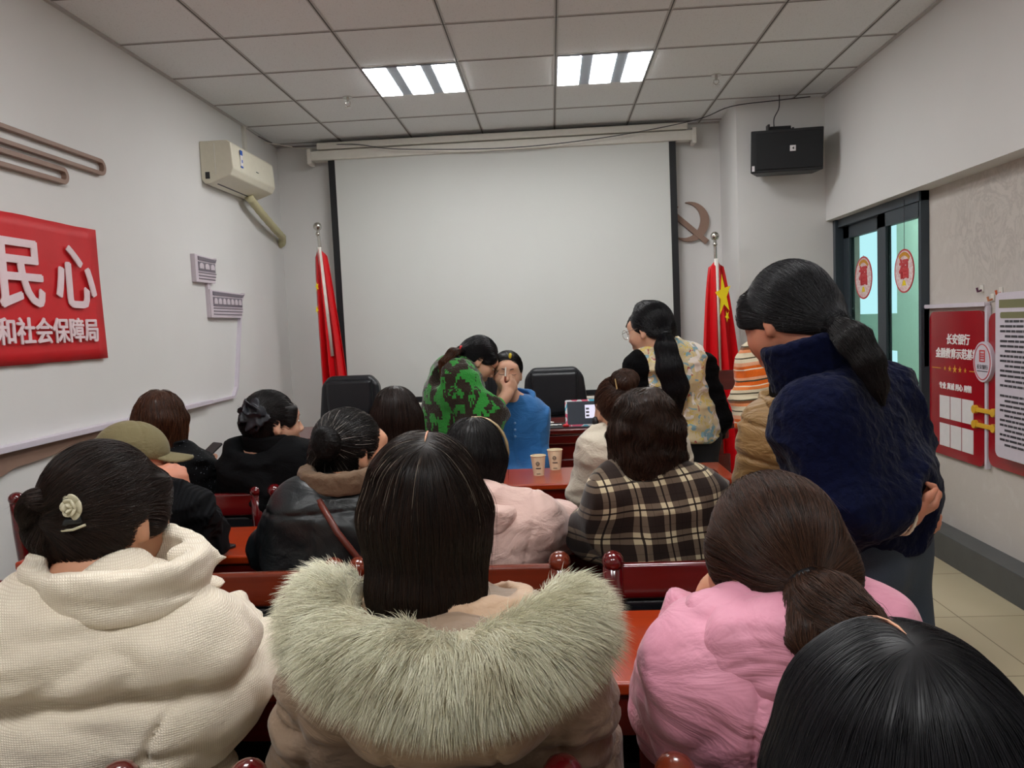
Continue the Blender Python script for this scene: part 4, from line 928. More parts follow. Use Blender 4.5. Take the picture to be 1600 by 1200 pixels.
def dW(P):
    z = P[:, 2]; x = P[:, 0]-p.P[0]
    seams = 0
    for zs, sl, bow in ((.895, .10, -.35), (.735, .14, -.30), (.60, .05, 0)):
        q = z-(zs+sl*x+bow*x*x)+.008*vnoise(P*9); seams = seams-.020*np.exp(-(q/.011)**2)-.010*np.exp(-(q/.03)**2)
    arm = np.abs(P[:, 0]-at(300, 1000, 1.15)[0]-.0*(z)); seams = seams-.010*np.exp(-((P[:, 0]-(-.565+.05*np.sin(z*14)))/.006)**2)*(z < .93)*(z > .55)
    return seams*1.3+puff(P, .013, 5.5, (1, 1, 2.2))+.003*fbm(P, 16, 2)
p.coat(MWAF, pad=.04, w=.165, d=.105, k=.03, disp=dW, h=.007, hipw=.19)
c = p.N+V(.005, .0, .03); S = Sh(.01); S.add(band(c+V(.0, .01, .0), frame(-15, 6, 4), .125, .105, .036, .015, .010)); S.c(c+V(.09, .03, .014), c+V(.150, .055, .004), .018, .004); S.disp = lambda P: puff(P, .006, 9, (1, 1, 3)); blob('collar', S, .006, MWAF, p.o)
S = p.scalp(.012, .66, -.115); tie = at(92, 800, 1.17); S.c(p.T(-.04, -.07, -.02), tie, .045, .013); S.c(p.T(.052, .040, .05), p.T(.066, .035, -.02), .020, .012); S.c(p.T(.066, .035, -.02), p.T(.066, .045, -.085), .012, .004); S.c(p.T(.045, .065, .05), p.T(.056, .062, -.07), .014, .005)
hair('hair', S, flow_to(tie), HDBR, p.o, .006, 5200, .16, 14, .0005, .07)
pts = [tie, at(72, 786, 1.15), at(55, 786, 1.14), at(42, 800, 1.14), at(37, 822, 1.14)]
pony(p, pts, [.012, .013, .013, .009, .003], HDBR, 900, .08, .0005)
# flower clip
F = empty('flower_clip', at(113, 792, 1.13), 'cream fabric flower clip with black bow in the ponytail of the cream-coated woman', 'hair clip')
MFLW = plain('cream_petal', '#c9c2a8', .6, bump=.2, bscale=150)
for ring, (n_, rr, tilt) in enumerate(((5, .017, .35), (5, .012, .8), (3, .006, 1.2))):
    for k in range(n_):
        a = 2*math.pi*k/n_+ring*.5; M = Matrix.Rotation(math.radians(-12), 4, 'Z') @ Matrix(((1, 0, 0, 0), (0, 0, -1, 0), (0, 1, 0, 0), (0, 0, 0, 1))) @ Matrix.Rotation(a, 4, 'Z') @ Matrix.Translation((rr*.62, 0, .004*ring)) @ Matrix.Rotation(-tilt, 4, 'Y')
        b = bmesh.new(); bmesh.ops.create_uvsphere(b, u_segments=14, v_segments=8, radius=1, matrix=M @ Matrix.Diagonal((.011-.002*ring, .0125-.003*ring, .003, 1)))
        me = bpy.data.meshes.new('petal'); b.to_mesh(me); b.free(); put('petal', me, MFLW, F, smooth=True)
MB().tube([(-.018, .004, -.028), (-.008, 0, -.021), (.012, .002, -.020)], .007, 8).obj('bow', MBLACK, F, smooth=True); MB().tube([(-.02, 0, -.036), (0, -.004, -.034), (.018, 0, -.028)], .002, 6).obj('ribbon', MFLW, F)
p.seat_legs()

# --- woman with the fur hood
MTAUPE = cloth('taupe_down_nylon', '#97806c', .5, 300, .1, .28, 8, .15, spec=.4, dist=.015)
MBEIGE = cloth('beige_hood_fabric', '#c6a68a', .55, 300, .1, .4, 8, .2)
p = Person('woman with a dark bob in a taupe coat with a huge pale fur-trimmed hood', hd(668, 682, 1.13, 1.0), yaw=0, pitch=-4, sc=1.0, base=(-.20, 1.12))
p.rig(at(690, 950, 1.13), (at(545, 1045, 1.10), at(850, 1045, 1.10)), (at(505, 1190, 1.20), at(885, 1190, 1.20)), (at(520, 1170, 1.50), at(860, 1170, 1.50)), (-.20, 1.18, .50), .01)
p.body(h=.006, hands={0: dict(d=V(.2, 1, -.1), n=V(0, 0, -1), side=1, curl=.4), 1: dict(d=V(-.2, 1, -.1), n=V(0, 0, -1), side=-1, curl=.4)})
def dF(P): return puff(P, .010, 6.5, (1, 1, 2.6))+.002*fbm(P, 18, 2)-.006*np.exp(-((np.abs(P[:, 0]-(-.19))-.16-.02*np.sin(P[:, 2]*9))/.005)**2)
p.coat(MTAUPE, pad=.035, w=.17, d=.105, disp=dF, h=.0075, hipw=.19)
# hood pouch hanging down the back and its pale inside
S = Sh(.02); S.e(at(690, 1080, 1.015), (.165, .05, .105)); S.c(at(610, 1130, .985), at(770, 1130, .985), .04); S.disp = lambda P: .004*folds(P, 9, (1.6, 1, 1))-.006*np.exp(-((np.abs(P[:, 0]-at(690, 1100, .98)[0])-.07)/.004)**2)
blob('hood', S, .006, MTAUPE, p.o)
S = Sh(.012); S.add(band(at(702, 950, 1.12), frame(0, -10, 3), .110, .09, .030, .014, .01)); S.e(at(700, 985, 1.06), (.16, .05, .03)); S.disp = folds_fn(.004, 10); blob('hood_lining', S, .006, MBEIGE, p.o)
fp = [at(548, 925, 1.11), at(515, 940, 1.08), at(505, 985, 1.04), at(550, 1025, .995), at(620, 1045, .965), at(700, 1055, .955), at(780, 1043, .965), at(845, 1010, .995), at(890, 978, 1.04), at(893, 955, 1.09), at(868, 955, 1.12)]
fr_ = [.022, .034, .040, .043, .045, .046, .045, .042, .040, .032, .022]
S = Sh(.015); S.path(fp, fr_); S.disp = lambda P: .006*vnoise(P*14)
X, Q = surf(S, .007); n = 34000; I = RNG.integers(0, len(X), n); R0 = X[I]+RNG.normal(0, .003, (n, 3)); G = grad(S, R0)
tan = flow_path(fp)(R0); cen = at(700, 930, 1.03); out_ = R0-cen; out_ /= np.linalg.norm(out_, axis=1)[:, None]
cl = np.stack([vnoise(R0*55), vnoise(R0*55+9), vnoise(R0*55+31)], -1)
dirs = G*.75+out_*.75+V(0, -.05, -.28)+cl*.5+RNG.normal(0, .16, (n, 3)); dirs /= np.linalg.norm(dirs, axis=1)[:, None]
Lh = RNG.uniform(.018, .034, n)[:, None]; m = 6; ts = np.linspace(0, 1, m); P = np.stack([R0-G*.002+dirs*Lh*t+(out_*.35+V(0, 0, -.35))*Lh*t*t*.6 for t in ts], 1)
rad = (.00052*(1.02-ts**1.5))[None]*RNG.uniform(.7, 1.2, (n, 1)); X2, Q2, t2 = tubes(P, rad, np.clip(RNG.random(n)*.5+.5*(vnoise(R0*22)*.5+.5), 0, 1))
t = NT('pale_fur'); a = t.n('Attribute', attribute_name='tint').outputs[2]; MF = t.fin(t.ramp(a, [(.1, '#b3a88e'), (.45, '#d9d4b8'), (.8, '#efedd8')]), .7, spec=.25, sheen=.2)
put('fur_trim', np_mesh('fur_trim', np.concatenate([X, X2])-np.array(p.o.location), np.concatenate([Q, Q2+len(X)]), np.concatenate([np.full(len(X), .2), t2])), MF, p.o)
S = p.loose(.012, .118, -.004, face=True); S.disp = lambda P: .002*vnoise(P*30)
S.c(p.T(-.01, -.06, -.11), at(655, 935, 1.03), .026, .008); S.e(p.T(0, -.055, -.10), (.075, .045, .045))
crown = p.T(.01, -.035, .115); pa, pb = p.T(.015, -.075, .10), p.T(.008, .05, .115)
def partT(R0):
    base = RNG.random(len(R0))*.93; near = np.linalg.norm(R0-crown, axis=1); g = RNG.random(len(R0)); base[(g < .16*np.exp(-(near/.055)**2))] = 1.0; return base
hair('hair', S, flow_part(pa, pb), HFUR, p.o, .006, 14000, .20, 18, .00045, .04, .003, .015, tint=partT)
parting(p, S, [p.T(.014-.001*i, -.075+.014*i, .13) for i in range(5)], MSKIN)
p.seat_legs()

# --- woman in the pink coat
MPINK = cloth('pink_down_nylon', '#d58fa4', .55, 300, .1, .26, 8, .2, spec=.35, dist=.015)
p = Person('woman with a brown ponytail in a pink hooded coat leaning on the nearest table', hd(1200, 752, 1.17, 1.0), yaw=28, pitch=-16, sc=1.0, base=(.36, 1.12))
p.rig(at(1215, 945, 1.13), (at(1110, 1050, 1.10), at(1335, 1010, 1.14)), (at(1065, 1105, 1.28), at(1400, 1130, 1.30)), (at(1114, 935, 1.32), at(1330, 1100, 1.52)), (.37, 1.17, .50), .02)
p.body(h=.006, hands={0: dict(d=V(.35, .1, 1), n=V(.9, -.2, 0), side=-1, curl=.7), 1: dict(d=V(-.5, .8, -.1), n=V(0, 0, -1), side=-1, curl=.4)})
def dP(P): return puff(P, .009, 5.5, (1, 1, 2.4))+.002*fbm(P, 16, 2)-.008*np.exp(-((P[:, 0]-(.245+.06*(P[:, 2]-.8)+.01*np.sin(P[:, 2]*20)))/.005)**2)*(P[:, 1] < 1.14)
p.coat(MPINK, pad=.035, w=.165, d=.11, disp=dP, h=.0075, hipw=.18)
S = Sh(.02); S.e(at(1200, 1030, 1.05), (.112, .055, .082), frame(0, 15, -10)); S.c(at(1118, 968, 1.10), at(1262, 962, 1.07), .034, .034); S.c(at(1108, 965, 1.12), at(1100, 945, 1.20), .03, .02); S.disp = lambda P: puff(P, .0055, 9, (1.5, 1, 2.4)); blob('hood', S, .006, MPINK, p.o)
tie = at(1262, 912, 1.065); S = p.scalp(.014, .62, -.10); S.c(p.T(.02, -.075, -.03), tie, .055, .018); S.c(p.T(-.064, .02, .02), p.T(-.072, .03, -.07), .022, .010)
hair('hair', S, flow_to(tie, down=.0), HBRN, p.o, .006, 7000, .20, 16, .0005, .06, .004)
pts = [tie, at(1272, 930, 1.05), at(1298, 955, 1.02), at(1335, 978, .99), at(1378, 985, .97)]
pony(p, pts, [.019, .036, .045, .036, .008], HBRN, 2600, .15, .0005)
S2 = [tie, at(1262, 945, 1.04), at(1262, 990, 1.01), at(1275, 1050, 1.01)]; pony(p, S2, [.018, .028, .030, .01], HBRN, 1200, .15, .0005)
S = Sh(.006); S.add(band(tie+V(0, .0, .0), basis(pts[1]-pts[0], V(1, 0, 0)), .026, .026, .007, .007, .006)); blob('hair_tie', S, .004, MBLACK, p.o)
mk = p.T(0, .075, -.055); S = Sh(.01); S.e(mk, (.052, .042, .045), p.R); S.cut(_ell(p.T(0, .03, -.05), V(.052, .062, .075), p.R), .003); blob('face_mask', S, .004, plain('mask_blue', '#9fb4cc', .8), p.o)
p.seat_legs()

# --- nearest person
p = Person('nearest person with centre-parted straight black hair at the bottom right corner', hd(1396, 1003, .60, 1.03), yaw=4, pitch=-22, sc=1.03, base=(.29, .50))
hx = p.H; p.rig(hx+V(.0, -.07, -.20), (hx+V(-.17, -.10, -.27), hx+V(.17, -.10, -.27)), (hx+V(-.25, .02, -.42), hx+V(.25, .02, -.42)), (hx+V(-.15, .18, -.36), hx+V(.15, .18, -.36)), (.30, .34, .50))
p.body(h=.007, hands={0: dict(d=V(.5, .7, 0), n=V(0, 0, -1), side=1, curl=.4), 1: dict(d=V(-.5, .7, 0), n=V(0, 0, -1), side=-1, curl=.4)})
p.coat(cloth('charcoal_wool', '#1c1d22', .9), pad=.02, w=.165, d=.10, disp=folds_fn(.006), h=.009)
S = p.loose(.016, .20, .026, face=True, facew=.058); S.disp = lambda P: .002*vnoise(P*30)
hair('hair', S, flow_part(p.T(-.004, -.085, .10), p.T(0, .05, .12), .5), HBLU, p.o, .006, 22000, .26, 22, .00034, .022, .0016, .006)
parting(p, S, [p.T(-.004, -.085+.016*i, .13) for i in range(6)], MSKIN, .0013)
p.seat_legs()

# ================================================================== middle row
# --- man in the cap
MRIB = NT('black_ribbed_knit'); v = MRIB.coord(); s_ = MRIB.n('SeparateXYZ', {'Vector': v}).outputs; MRIB.bump(MRIB.math('SINE', MRIB.math('MULTIPLY', s_[0], 620)), .6, .003); MRIB = MRIB.fin('#0a0b0e', .9, spec=.15)
p = Person('man in an olive baseball cap and black ribbed sweater resting his cheek on his hand', hd(211, 662, 2.22, .92), yaw=-62, pitch=-8, sc=.92, base=(-1.26, 2.12))
p.rig(at(235, 760, 2.14), (at(180, 800, 2.10), at(283, 795, 2.12)), (at(150, 870, 2.25), at(318, 845, 2.32)), (at(200, 870, 2.42), at(284, 782, 2.17)), (-1.32, 2.10, .50))
p.body(MSKINR, h=.0055, hands={1: dict(d=V(-.15, .0, 1), n=V(-.55, .8, 0), side=1, curl=.9, s=.92), 0: dict(d=V(.7, .4, -.1), n=V(0, 0, -1), side=1, curl=.4)})
p.coat(MRIB, pad=.022, w=.16, d=.11, disp=folds_fn(.006, 6), h=.009)
S = p.scalp(.010, .5, -.085); hair('hair', S, flow_loose(p.T(0, -.02, .12)), HBLK, p.o, .007, 1200, .05, 8, .0007, .1, .002)
MOLV = cloth('olive_twill', '#6d6446', .85, 500, .3, .2, 12); S = Sh(.012); S.e(p.T(0, -.012, .028), V(.089, .104, .090), p.R); S.cut(lambda P: (P-p.T(0, 0, .018))@(p.R@unit(V(0, .12, 1))), .004); 
S.disp = lambda P: -.003*np.exp(-(((P-p.H)@p.R[:, 0])/.003)**2)-.003*np.exp(-((((P-p.H)@p.R[:, 1])+.01-.4*np.abs((P-p.H)@p.R[:, 0]))/.003)**2)
cap = blob('cap', S, .005, MOLV, p.o)
S = Sh(.008); 
def brim(P):
    q = (P-p.T(0, .095, .026))@p.R; k0 = np.sqrt((q[:, 0]/.070)**2+(q[:, 1]/.072)**2); return np.maximum((k0-1)*.078, np.abs(q[:, 2]+.10*0+3.2*q[:, 0]**2+.12*q[:, 1])-.004)
brim.lo = p.T(0, .1, .02)-.11; brim.hi = p.T(0, .1, .02)+.11; S.add(brim); o = blob('brim', S, .004, MOLV, cap); o.location = (0, 0, 0)
MB().sph(p.T(0, -.01, .118)-np.array(p.o.location), .007, 10, 6, (1, 1, .5)).obj('cap_button', MOLV, cap, smooth=True)
p.seat_legs()

# --- woman in black leather jacket
ML_ = NT('black_jacket_leather'); v = ML_.coord(); b1 = ML_.n('Bump', {'Height': ML_.noise(v, 9, 4, .55, 1), 'Strength': .5, 'Distance': .012}).outputs[0]; ML_.bump(ML_.noise(v, 350, 2), .15, .002, b1); ML_ = ML_.fin('#14191c', .38, spec=.5)
p = Person('woman with a low greying bun in a black leather jacket with a brown fur collar', hd(553, 641, 2.20), yaw=-52, pitch=-4, base=(-.64, 2.10))
p.rig(at(535, 768, 2.12), (at(470, 800, 2.08), at(605, 797, 2.12)), (at(428, 860, 2.22), at(640, 870, 2.25)), (at(470, 870, 2.42), at(600, 870, 2.44)), (-.68, 2.10, .50))
p.body(h=.0055, hands={0: dict(d=V(.5, .6, -.1), n=V(0, 0, -1), side=1, curl=.4), 1: dict(d=V(-.5, .6, -.1), n=V(0, 0, -1), side=-1, curl=.4)})
def dL(P): return .008*(folds(P, 6, (1, 1, 1.6))-.5)+.003*(folds(P, 15, (1, 1, 1.6))-.5)-.006*np.exp(-((P[:, 2]-(.945+.0*P[:, 0]))/.004)**2)*(P[:, 1] < 2.14)-.005*np.exp(-((P[:, 0]-p.P[0]-.035)/.004)**2)*(P[:, 2] < .945)
p.coat(ML_, pad=.022, w=.16, d=.105, disp=dL, h=.008)
S = Sh(.012); S.add(band(p.N+V(.0, .0, .045), frame(0, 6, 0), .095, .085, .030, .020, .014)); S.disp = lambda P: .003*fbm(P, 60, 2); blob('fur_collar', S, .005, cloth('brown_shearling', '#6b5644', .95, 120, .9, .3), p.o)
S = Sh(.004); st = [p.N+V(-.035, -.105, .0), p.N+V(.02, -.145, -.075), p.N+V(.075, -.150, -.15), p.N+V(.13, -.13, -.21), p.N+V(.16, -.06, -.27)]
b = MB(); b.tube([q-np.array(p.o.location) for q in st], .009, 8); o = b.obj('bag_strap', plain('brown_leather', '#5a2418', .4), p.o, smooth=True)
tie = at(512, 692, 2.10); S = p.scalp(.012, .66, -.105); S.c(p.T(-.02, -.08, -.02), tie, .045, .022)
hair('hair', S, flow_to(tie), HGRY, p.o, .006, 3200, .14, 12, .0007, .09)
bun(p, tie+V(0, -.015, 0), None, .036, V(-.5, -.8, 0), HBLK)
p.seat_legs()

# --- woman in pale pink coat with headband
MPP = cloth('pale_pink_cotton', '#cfb0a6', .75, 400, .2, .45, 7, .2)
p = Person('woman with short black hair and a braided gold headband in a pale pink coat', hd(742, 657, 2.26), yaw=-8, pitch=-10, roll=3, base=(-.23, 2.12))
p.rig(at(748, 785, 2.16), (at(680, 810, 2.12), at(833, 812, 2.14)), (at(640, 870, 2.25), at(873, 832, 2.28)), (at(690, 870, 2.44), at(830, 868, 2.46)), (-.22, 2.10, .50))
p.body(h=.0055, hands={0: dict(d=V(.5, .6, -.1), n=V(0, 0, -1), side=1, curl=.4), 1: dict(d=V(-.6, .5, -.1), n=V(0, 0, -1), side=-1, curl=.4)})
p.coat(MPP, pad=.03, w=.165, d=.105, disp=lambda P: .011*(folds(P, 6, (1, 1, 1.4))-.5)+.004*(folds(P, 13, (1, 1, 1.6))-.5)-.006*np.exp(-((P[:, 0]-(-.085+.02*np.sin(P[:, 2]*15)))/.004)**2), h=.008)
S = Sh(.01); S.e(p.N+V(.01, -.09, -.03), (.10, .05, .055)); S.add(band(p.N+V(.01, -.02, .0), frame(0, 12, 0), .105, .095, .022, .018, .012)); S.disp = folds_fn(.005, 9); blob('hood', S, .006, MPP, p.o)
S = p.loose(.012, .085, -.012, face=True, facew=.06); hair('hair', S, flow_loose(p.T(0, -.02, .115)), HBLK, p.o, .006, 2600, .11, 12, .0007, .1, .004, .05)
hb = [p.T(.092*math.cos(t), .012+.01*math.cos(t), .020+.102*math.sin(t)) for t in np.linspace(-.1, math.pi+.1, 24)]
b = MB(); b.tube([q-np.array(p.o.location) for q in hb], [.0045+.0012*(i % 2) for i in range(24)], 8); b.obj('headband', plain('braided_gold_cord', '#a08a66', .4, .4), p.o, smooth=True)
p.seat_legs()

# --- woman in plaid
def plaid():
    t = NT('brown_cream_plaid'); tc = t.n('TexCoord').outputs['Object']; nz = t.noise(tc, 4, 2); s = t.n('SeparateXYZ', {'Vector': tc}).outputs
    z = t.math('ADD', s[2], t.math('MULTIPLY', s[0], -.10)); z = t.math('ADD', z, t.math('MULTIPLY', nz, .035)); x = t.math('ADD', t.math('ADD', s[0], t.math('MULTIPLY', s[1], .45)), t.math('MULTIPLY', nz, .03)); x = t.math('ADD', x, t.math('MULTIPLY', s[2], .06))
    def st(a):
        f = t.math('FRACT', t.math('MULTIPLY', a, 1/.072)); c = t.ramp(f, [(0, (0, 0, 0)), (.10, (1, 1, 1)), (.28, (-0.0, 0, 0)), (.34, (1, 1, 1)), (.52, (0, 0, 0))], 'CONSTANT'); return c, t.ramp(f, [(0, (0, 0, 0)), (.28, (1, 1, 1)), (.34, (0, 0, 0)), (.75, (.35, .35, .35)), (.775, (0, 0, 0))], 'CONSTANT')
    (cx, dx), (cz, dz) = st(x), st(z)
    tw = t.math('GREATER_THAN', t.math('SINE', t.math('MULTIPLY', t.math('ADD', s[0], s[2]), 2600)), 0.0)
    k = t.math('MULTIPLY', t.math('ADD', cx, cz), .5); base = t.ramp(k, [(.2, '#2a1f1a'), (.5, '#6b5c4d'), (.8, '#cdbd9c')], 'CONSTANT'); base = t.mix(t.math('MULTIPLY', tw, .12), base, '#1c1512')
    dark = t.math('MINIMUM', t.math('ADD', dx, dz), .75); col = t.mix(dark, base, '#1b1210')
    b1 = t.n('Bump', {'Height': t.noise(tc, 8, 3), 'Strength': .4, 'Distance': .012}).outputs[0]; t.bump(t.noise(tc, 500, 2), .25, .002, b1); return t.fin(col, .9, sheen=.2, spec=.2)
MPL = plaid()
p = Person('woman with wavy brown shoulder-length hair in a brown and cream plaid shirt', hd(1008, 612, 2.16, 1.0), yaw=4, pitch=-4, sc=1.0, base=(.35, 2.12))
p.rig(at(1012, 728, 2.14), (at(955, 778, 2.10), at(1085, 775, 2.12)), (at(925, 835, 2.20), at(1125, 840, 2.22)), (at(950, 850, 2.42), at(1085, 850, 2.44)), (.37, 2.10, .50))
p.body(h=.0055, hands={0: dict(d=V(.4, .6, -.1), n=V(0, 0, -1), side=1, curl=.4), 1: dict(d=V(-.5, .5, -.1), n=V(0, 0, -1), side=-1, curl=.4)})
p.coat(MPL, pad=.024, w=.16, d=.10, disp=lambda P: .009*(folds(P, 6, (1, 1, 1.4))-.5), h=.007, name='shirt', arms=(.056, .055, .045))
S = Sh(.01); S.add(band(p.N+V(0, -.0, .028), frame(0, 12, 0), .075, .075, .026, .012, .008)); blob('collar', S, .005, MPL, p.o)
S = p.loose(.016, .105, .012, face=True); S.disp = lambda P: .008*vnoise(P*22)+.004*vnoise(P*48)
fl = flow_loose(p.T(0, -.02, .12))
def wavy(P): v = fl(P); v[:, 0] += .45*np.sin(P[:, 2]*95+P[:, 0]*30); v[:, 1] += .4*np.sin(P[:, 2]*80+2); return v
hair('hair', S, wavy, HPLD, p.o, .0055, 3600, .12, 16, .0007, .12, .007, .06)
p.seat_legs()
# ================================================================== front row
MGLIT = NT('black_glitter_knit'); v = MGLIT.coord(); g_ = MGLIT.ramp(MGLIT.noise(v, 170, 1), [(.70, (0, 0, 0)), (.74, (1, 1, 1))]); MGLIT = MGLIT.fin(MGLIT.mix(g_, '#08090b', '#7d838f'), .85, spec=.15)
MBKW = cloth('black_wool_coat', '#08090b', .9, 300, .4, .3, 7, .0, spec=.15)
p = Person('person with short reddish brown hair in a black flecked coat holding up a phone', hd(256, 613, 2.98), yaw=-12, pitch=-6, base=(-1.58, 3.05))
p.rig(at(262, 708, 2.95), (at(228, 738, 2.92), at(300, 735, 2.95)), (at(210, 800, 3.05), at(330, 775, 3.10)), (at(250, 790, 3.30), at(322, 745, 3.34)), (-1.52, 3.03, .50))
p.body(h=.0065, hands={1: dict(d=V(0, .5, 1), n=V(-.3, .9, 0), side=1, curl=.5), 0: dict(d=V(.5, .5, 0), n=V(0, 0, -1), side=1, curl=.4)}); WR = p.wr[1]
p.coat(MGLIT, pad=.03, w=.16, d=.11, disp=folds_fn(.008, 6), h=.010)
S = p.loose(.014, .09, .0, face=True); S.disp = lambda P: .004*vnoise(P*25)
hair('hair', S, flow_loose(p.T(0, -.02, .12)), HRBR, p.o, .007, 2200, .10, 12, .0008, .12, .005, .06); p.seat_legs()
q = WR+V(.0, .02, .095); o = MB().prism(rrect(-.037, -.075, .037, .075, .009), -.004, .004).obj('mobile_phone', MBLACK, None, bevel=.002); o.location = q; o.rotation_euler = (math.radians(35), 0, -.6); tag(o, 'dark phone held up in the hand of the person in the black flecked coat', 'phone')

p = Person('smiling woman with a black flower scrunchie in a black coat turned to the right', hd(428, 612, 2.95, 1.0), yaw=-58, pitch=-4, sc=1.0, base=(-1.02, 3.02))
p.rig(at(420, 700, 2.95), (at(377, 722, 2.92), at(464, 718, 2.95)), (at(362, 790, 3.02), at(492, 765, 3.12)), (at(400, 790, 3.30), at(540, 745, 3.26)), (-1.05, 3.03, .50))
p.body(MSKINL, h=.0055, hands={0: dict(d=V(.5, .6, -.1), n=V(0, 0, -1), side=1, curl=.4), 1: dict(d=V(.6, .5, -.1), n=V(0, 0, -1), side=-1, curl=.4)})
p.coat(MBKW, pad=.03, w=.17, d=.115, disp=folds_fn(.006, 6), h=.010)
tie = at(398, 648, 2.86); S = p.scalp(.012, .66, -.11); S.c(p.T(-.02, -.08, -.01), tie, .045, .03); S.c(p.T(.06, .06, .05), p.T(.074, .05, -.05), .018, .010)
hair('hair', S, flow_to(tie), HBLK, p.o, .0065, 2000, .13, 12, .0008, .09)
S = Sh(.012); S.add(band(p.N+V(.0, .0, .030), frame(0, 6, 0), .080, .075, .032, .016, .012)); blob('collar', S, .006, MBKW, p.o)
S = Sh(.004)
for k in range(16):
    t = k*2.4; rr = .012+.040*math.sqrt(k/16); c = tie+V(rr*math.cos(t), -.035+.02*(k/16), rr*math.sin(t)*1.15); S.e(c, (.021, .004, .017), frame(60*math.sin(k*1.7), 40*math.cos(k*2.1), 90*math.sin(k*2.9)))
S.e(tie+V(0, -.01, 0), (.03, .02, .035)); blob('scrunchie', S, .004, plain('black_satin', '#10131c', .5, var=.3), p.o); p.seat_legs()

p = Person('woman with very long dark brown hair falling down her back before the office chair', hd(621, 606, 2.98, 1.0), yaw=0, pitch=-3, sc=1.0, base=(-.55, 3.05))
p.rig(at(622, 695, 2.98), (at(575, 725, 2.95), at(672, 722, 2.95)), (at(560, 800, 3.05), at(690, 800, 3.05)), (at(590, 790, 3.3), at(660, 790, 3.3)), (-.50, 3.03, .50))
p.body(MSKINL, h=.0065, hands={0: dict(d=V(.3, .6, -.1), n=V(0, 0, -1), side=1, curl=.4), 1: dict(d=V(-.3, .6, -.1), n=V(0, 0, -1), side=-1, curl=.4)})
p.coat(cloth('grey_brown_coat', '#4a413d', .9), pad=.025, w=.155, d=.10, disp=folds_fn(.006, 6), h=.010)
S = p.loose(.012, .22, .030, face=True); S.disp = lambda P: .003*vnoise(P*26)
hair('hair', S, flow_loose(p.T(0, -.02, .12), .6), HDBR, p.o, .0065, 3200, .24, 16, .0008, .05, .005, .03); p.seat_legs()

MCRM = cloth('cream_fleece_sweater', '#c9c0ae', .95, 250, .5, .35, 6, .3)
p = Person('woman with a messy brown top bun in a cream sweater at the front table', hd(962, 592, 2.98, .98), yaw=20, pitch=-12, base=(.22, 3.05), sc=.98)
p.rig(at(975, 675, 2.98), (at(938, 705, 2.95), at(1045, 700, 2.95)), (at(918, 775, 3.02), at(1068, 775, 3.05)), (at(950, 765, 3.30), at(1020, 765, 3.30)), (.32, 3.03, .50))
p.body(MSKINL, h=.0055, hands={0: dict(d=V(.4, .6, -.1), n=V(0, 0, -1), side=1, curl=.4), 1: dict(d=V(-.4, .6, -.1), n=V(0, 0, -1), side=-1, curl=.4)})
p.coat(MCRM, pad=.028, w=.155, d=.105, disp=folds_fn(.006, 6), h=.009, name='sweater')
tie = at(982, 612, 2.93); S = p.scalp(.010, .62, -.085); hair('hair', S, flow_to(tie), HBRN, p.o, .0065, 1800, .10, 10, .0008, .1)
bun(p, at(976, 594, 2.92), None, .044, V(0, -.5, .9), HBRN, 500); MB().tube([at(961, 592, 2.87)-np.array(p.o.location), at(964, 608, 2.87)-np.array(p.o.location)], .0025, 6).obj('hair_pin', plain('pin_tan', '#b79a68', .4), p.o)
S = Sh(.004); e_ = p.T(-.083, .018, -.045); S.e(e_, (.012, .016, .020), p.R); blob('earphone', S, .004, MBLACK, p.o); p.seat_legs()

# --- person in khaki coat and person in stripes, partly hidden on the right
MKHK = cloth('khaki_down_nylon', '#8a6b41', .5, 300, .1, .5, 7, .15, spec=.4, dist=.015)
p = Person('person in a khaki padded coat, half hidden behind the navy fleece', hd(1243, 560, 2.95), yaw=10, pitch=-6, base=(.95, 2.98))
p.rig(at(1240, 638, 2.97), (at(1200, 672, 2.95), at(1305, 660, 3.0)), (at(1182, 775, 3.0), at(1340, 780, 3.0)), (at(1200, 840, 3.12), at(1320, 850, 3.14)), (.99, 2.98, .80))
p.body(h=.0065, hands={0: dict(d=V(.3, .6, -.6), n=V(.8, 0, 0), side=1, curl=.4), 1: dict(d=V(-.3, .6, -.6), n=V(-.8, 0, 0), side=-1, curl=.4)})
p.coat(MKHK, pad=.045, w=.155, d=.11, disp=lambda P: .010*folds(P, 7, (1, 1, 2.6))-.012*np.exp(-((((P[:, 2]+.3*P[:, 0]) % .13)-.065)/.008)**2), h=.009)
S = Sh(.02); S.add(band(p.N+V(-.01, -.01, .015), frame(0, 12, 8), .105, .095, .035, .022, .014)); S.disp = folds_fn(.006, 8); blob('hood', S, .006, MKHK, p.o)
S = p.loose(.010, .13, .0, face=True); hair('hair', S, flow_loose(p.T(0, -.02, .12)), HBLK, p.o, .0065, 1600, .16, 12, .0008, .06)
x, y = p.P[:2]; p.legs(MPANTS, [(x-.1, y, .48), (x+.1, y, .48)], [(x-.1, y-.02, .09), (x+.1, y-.02, .09)])

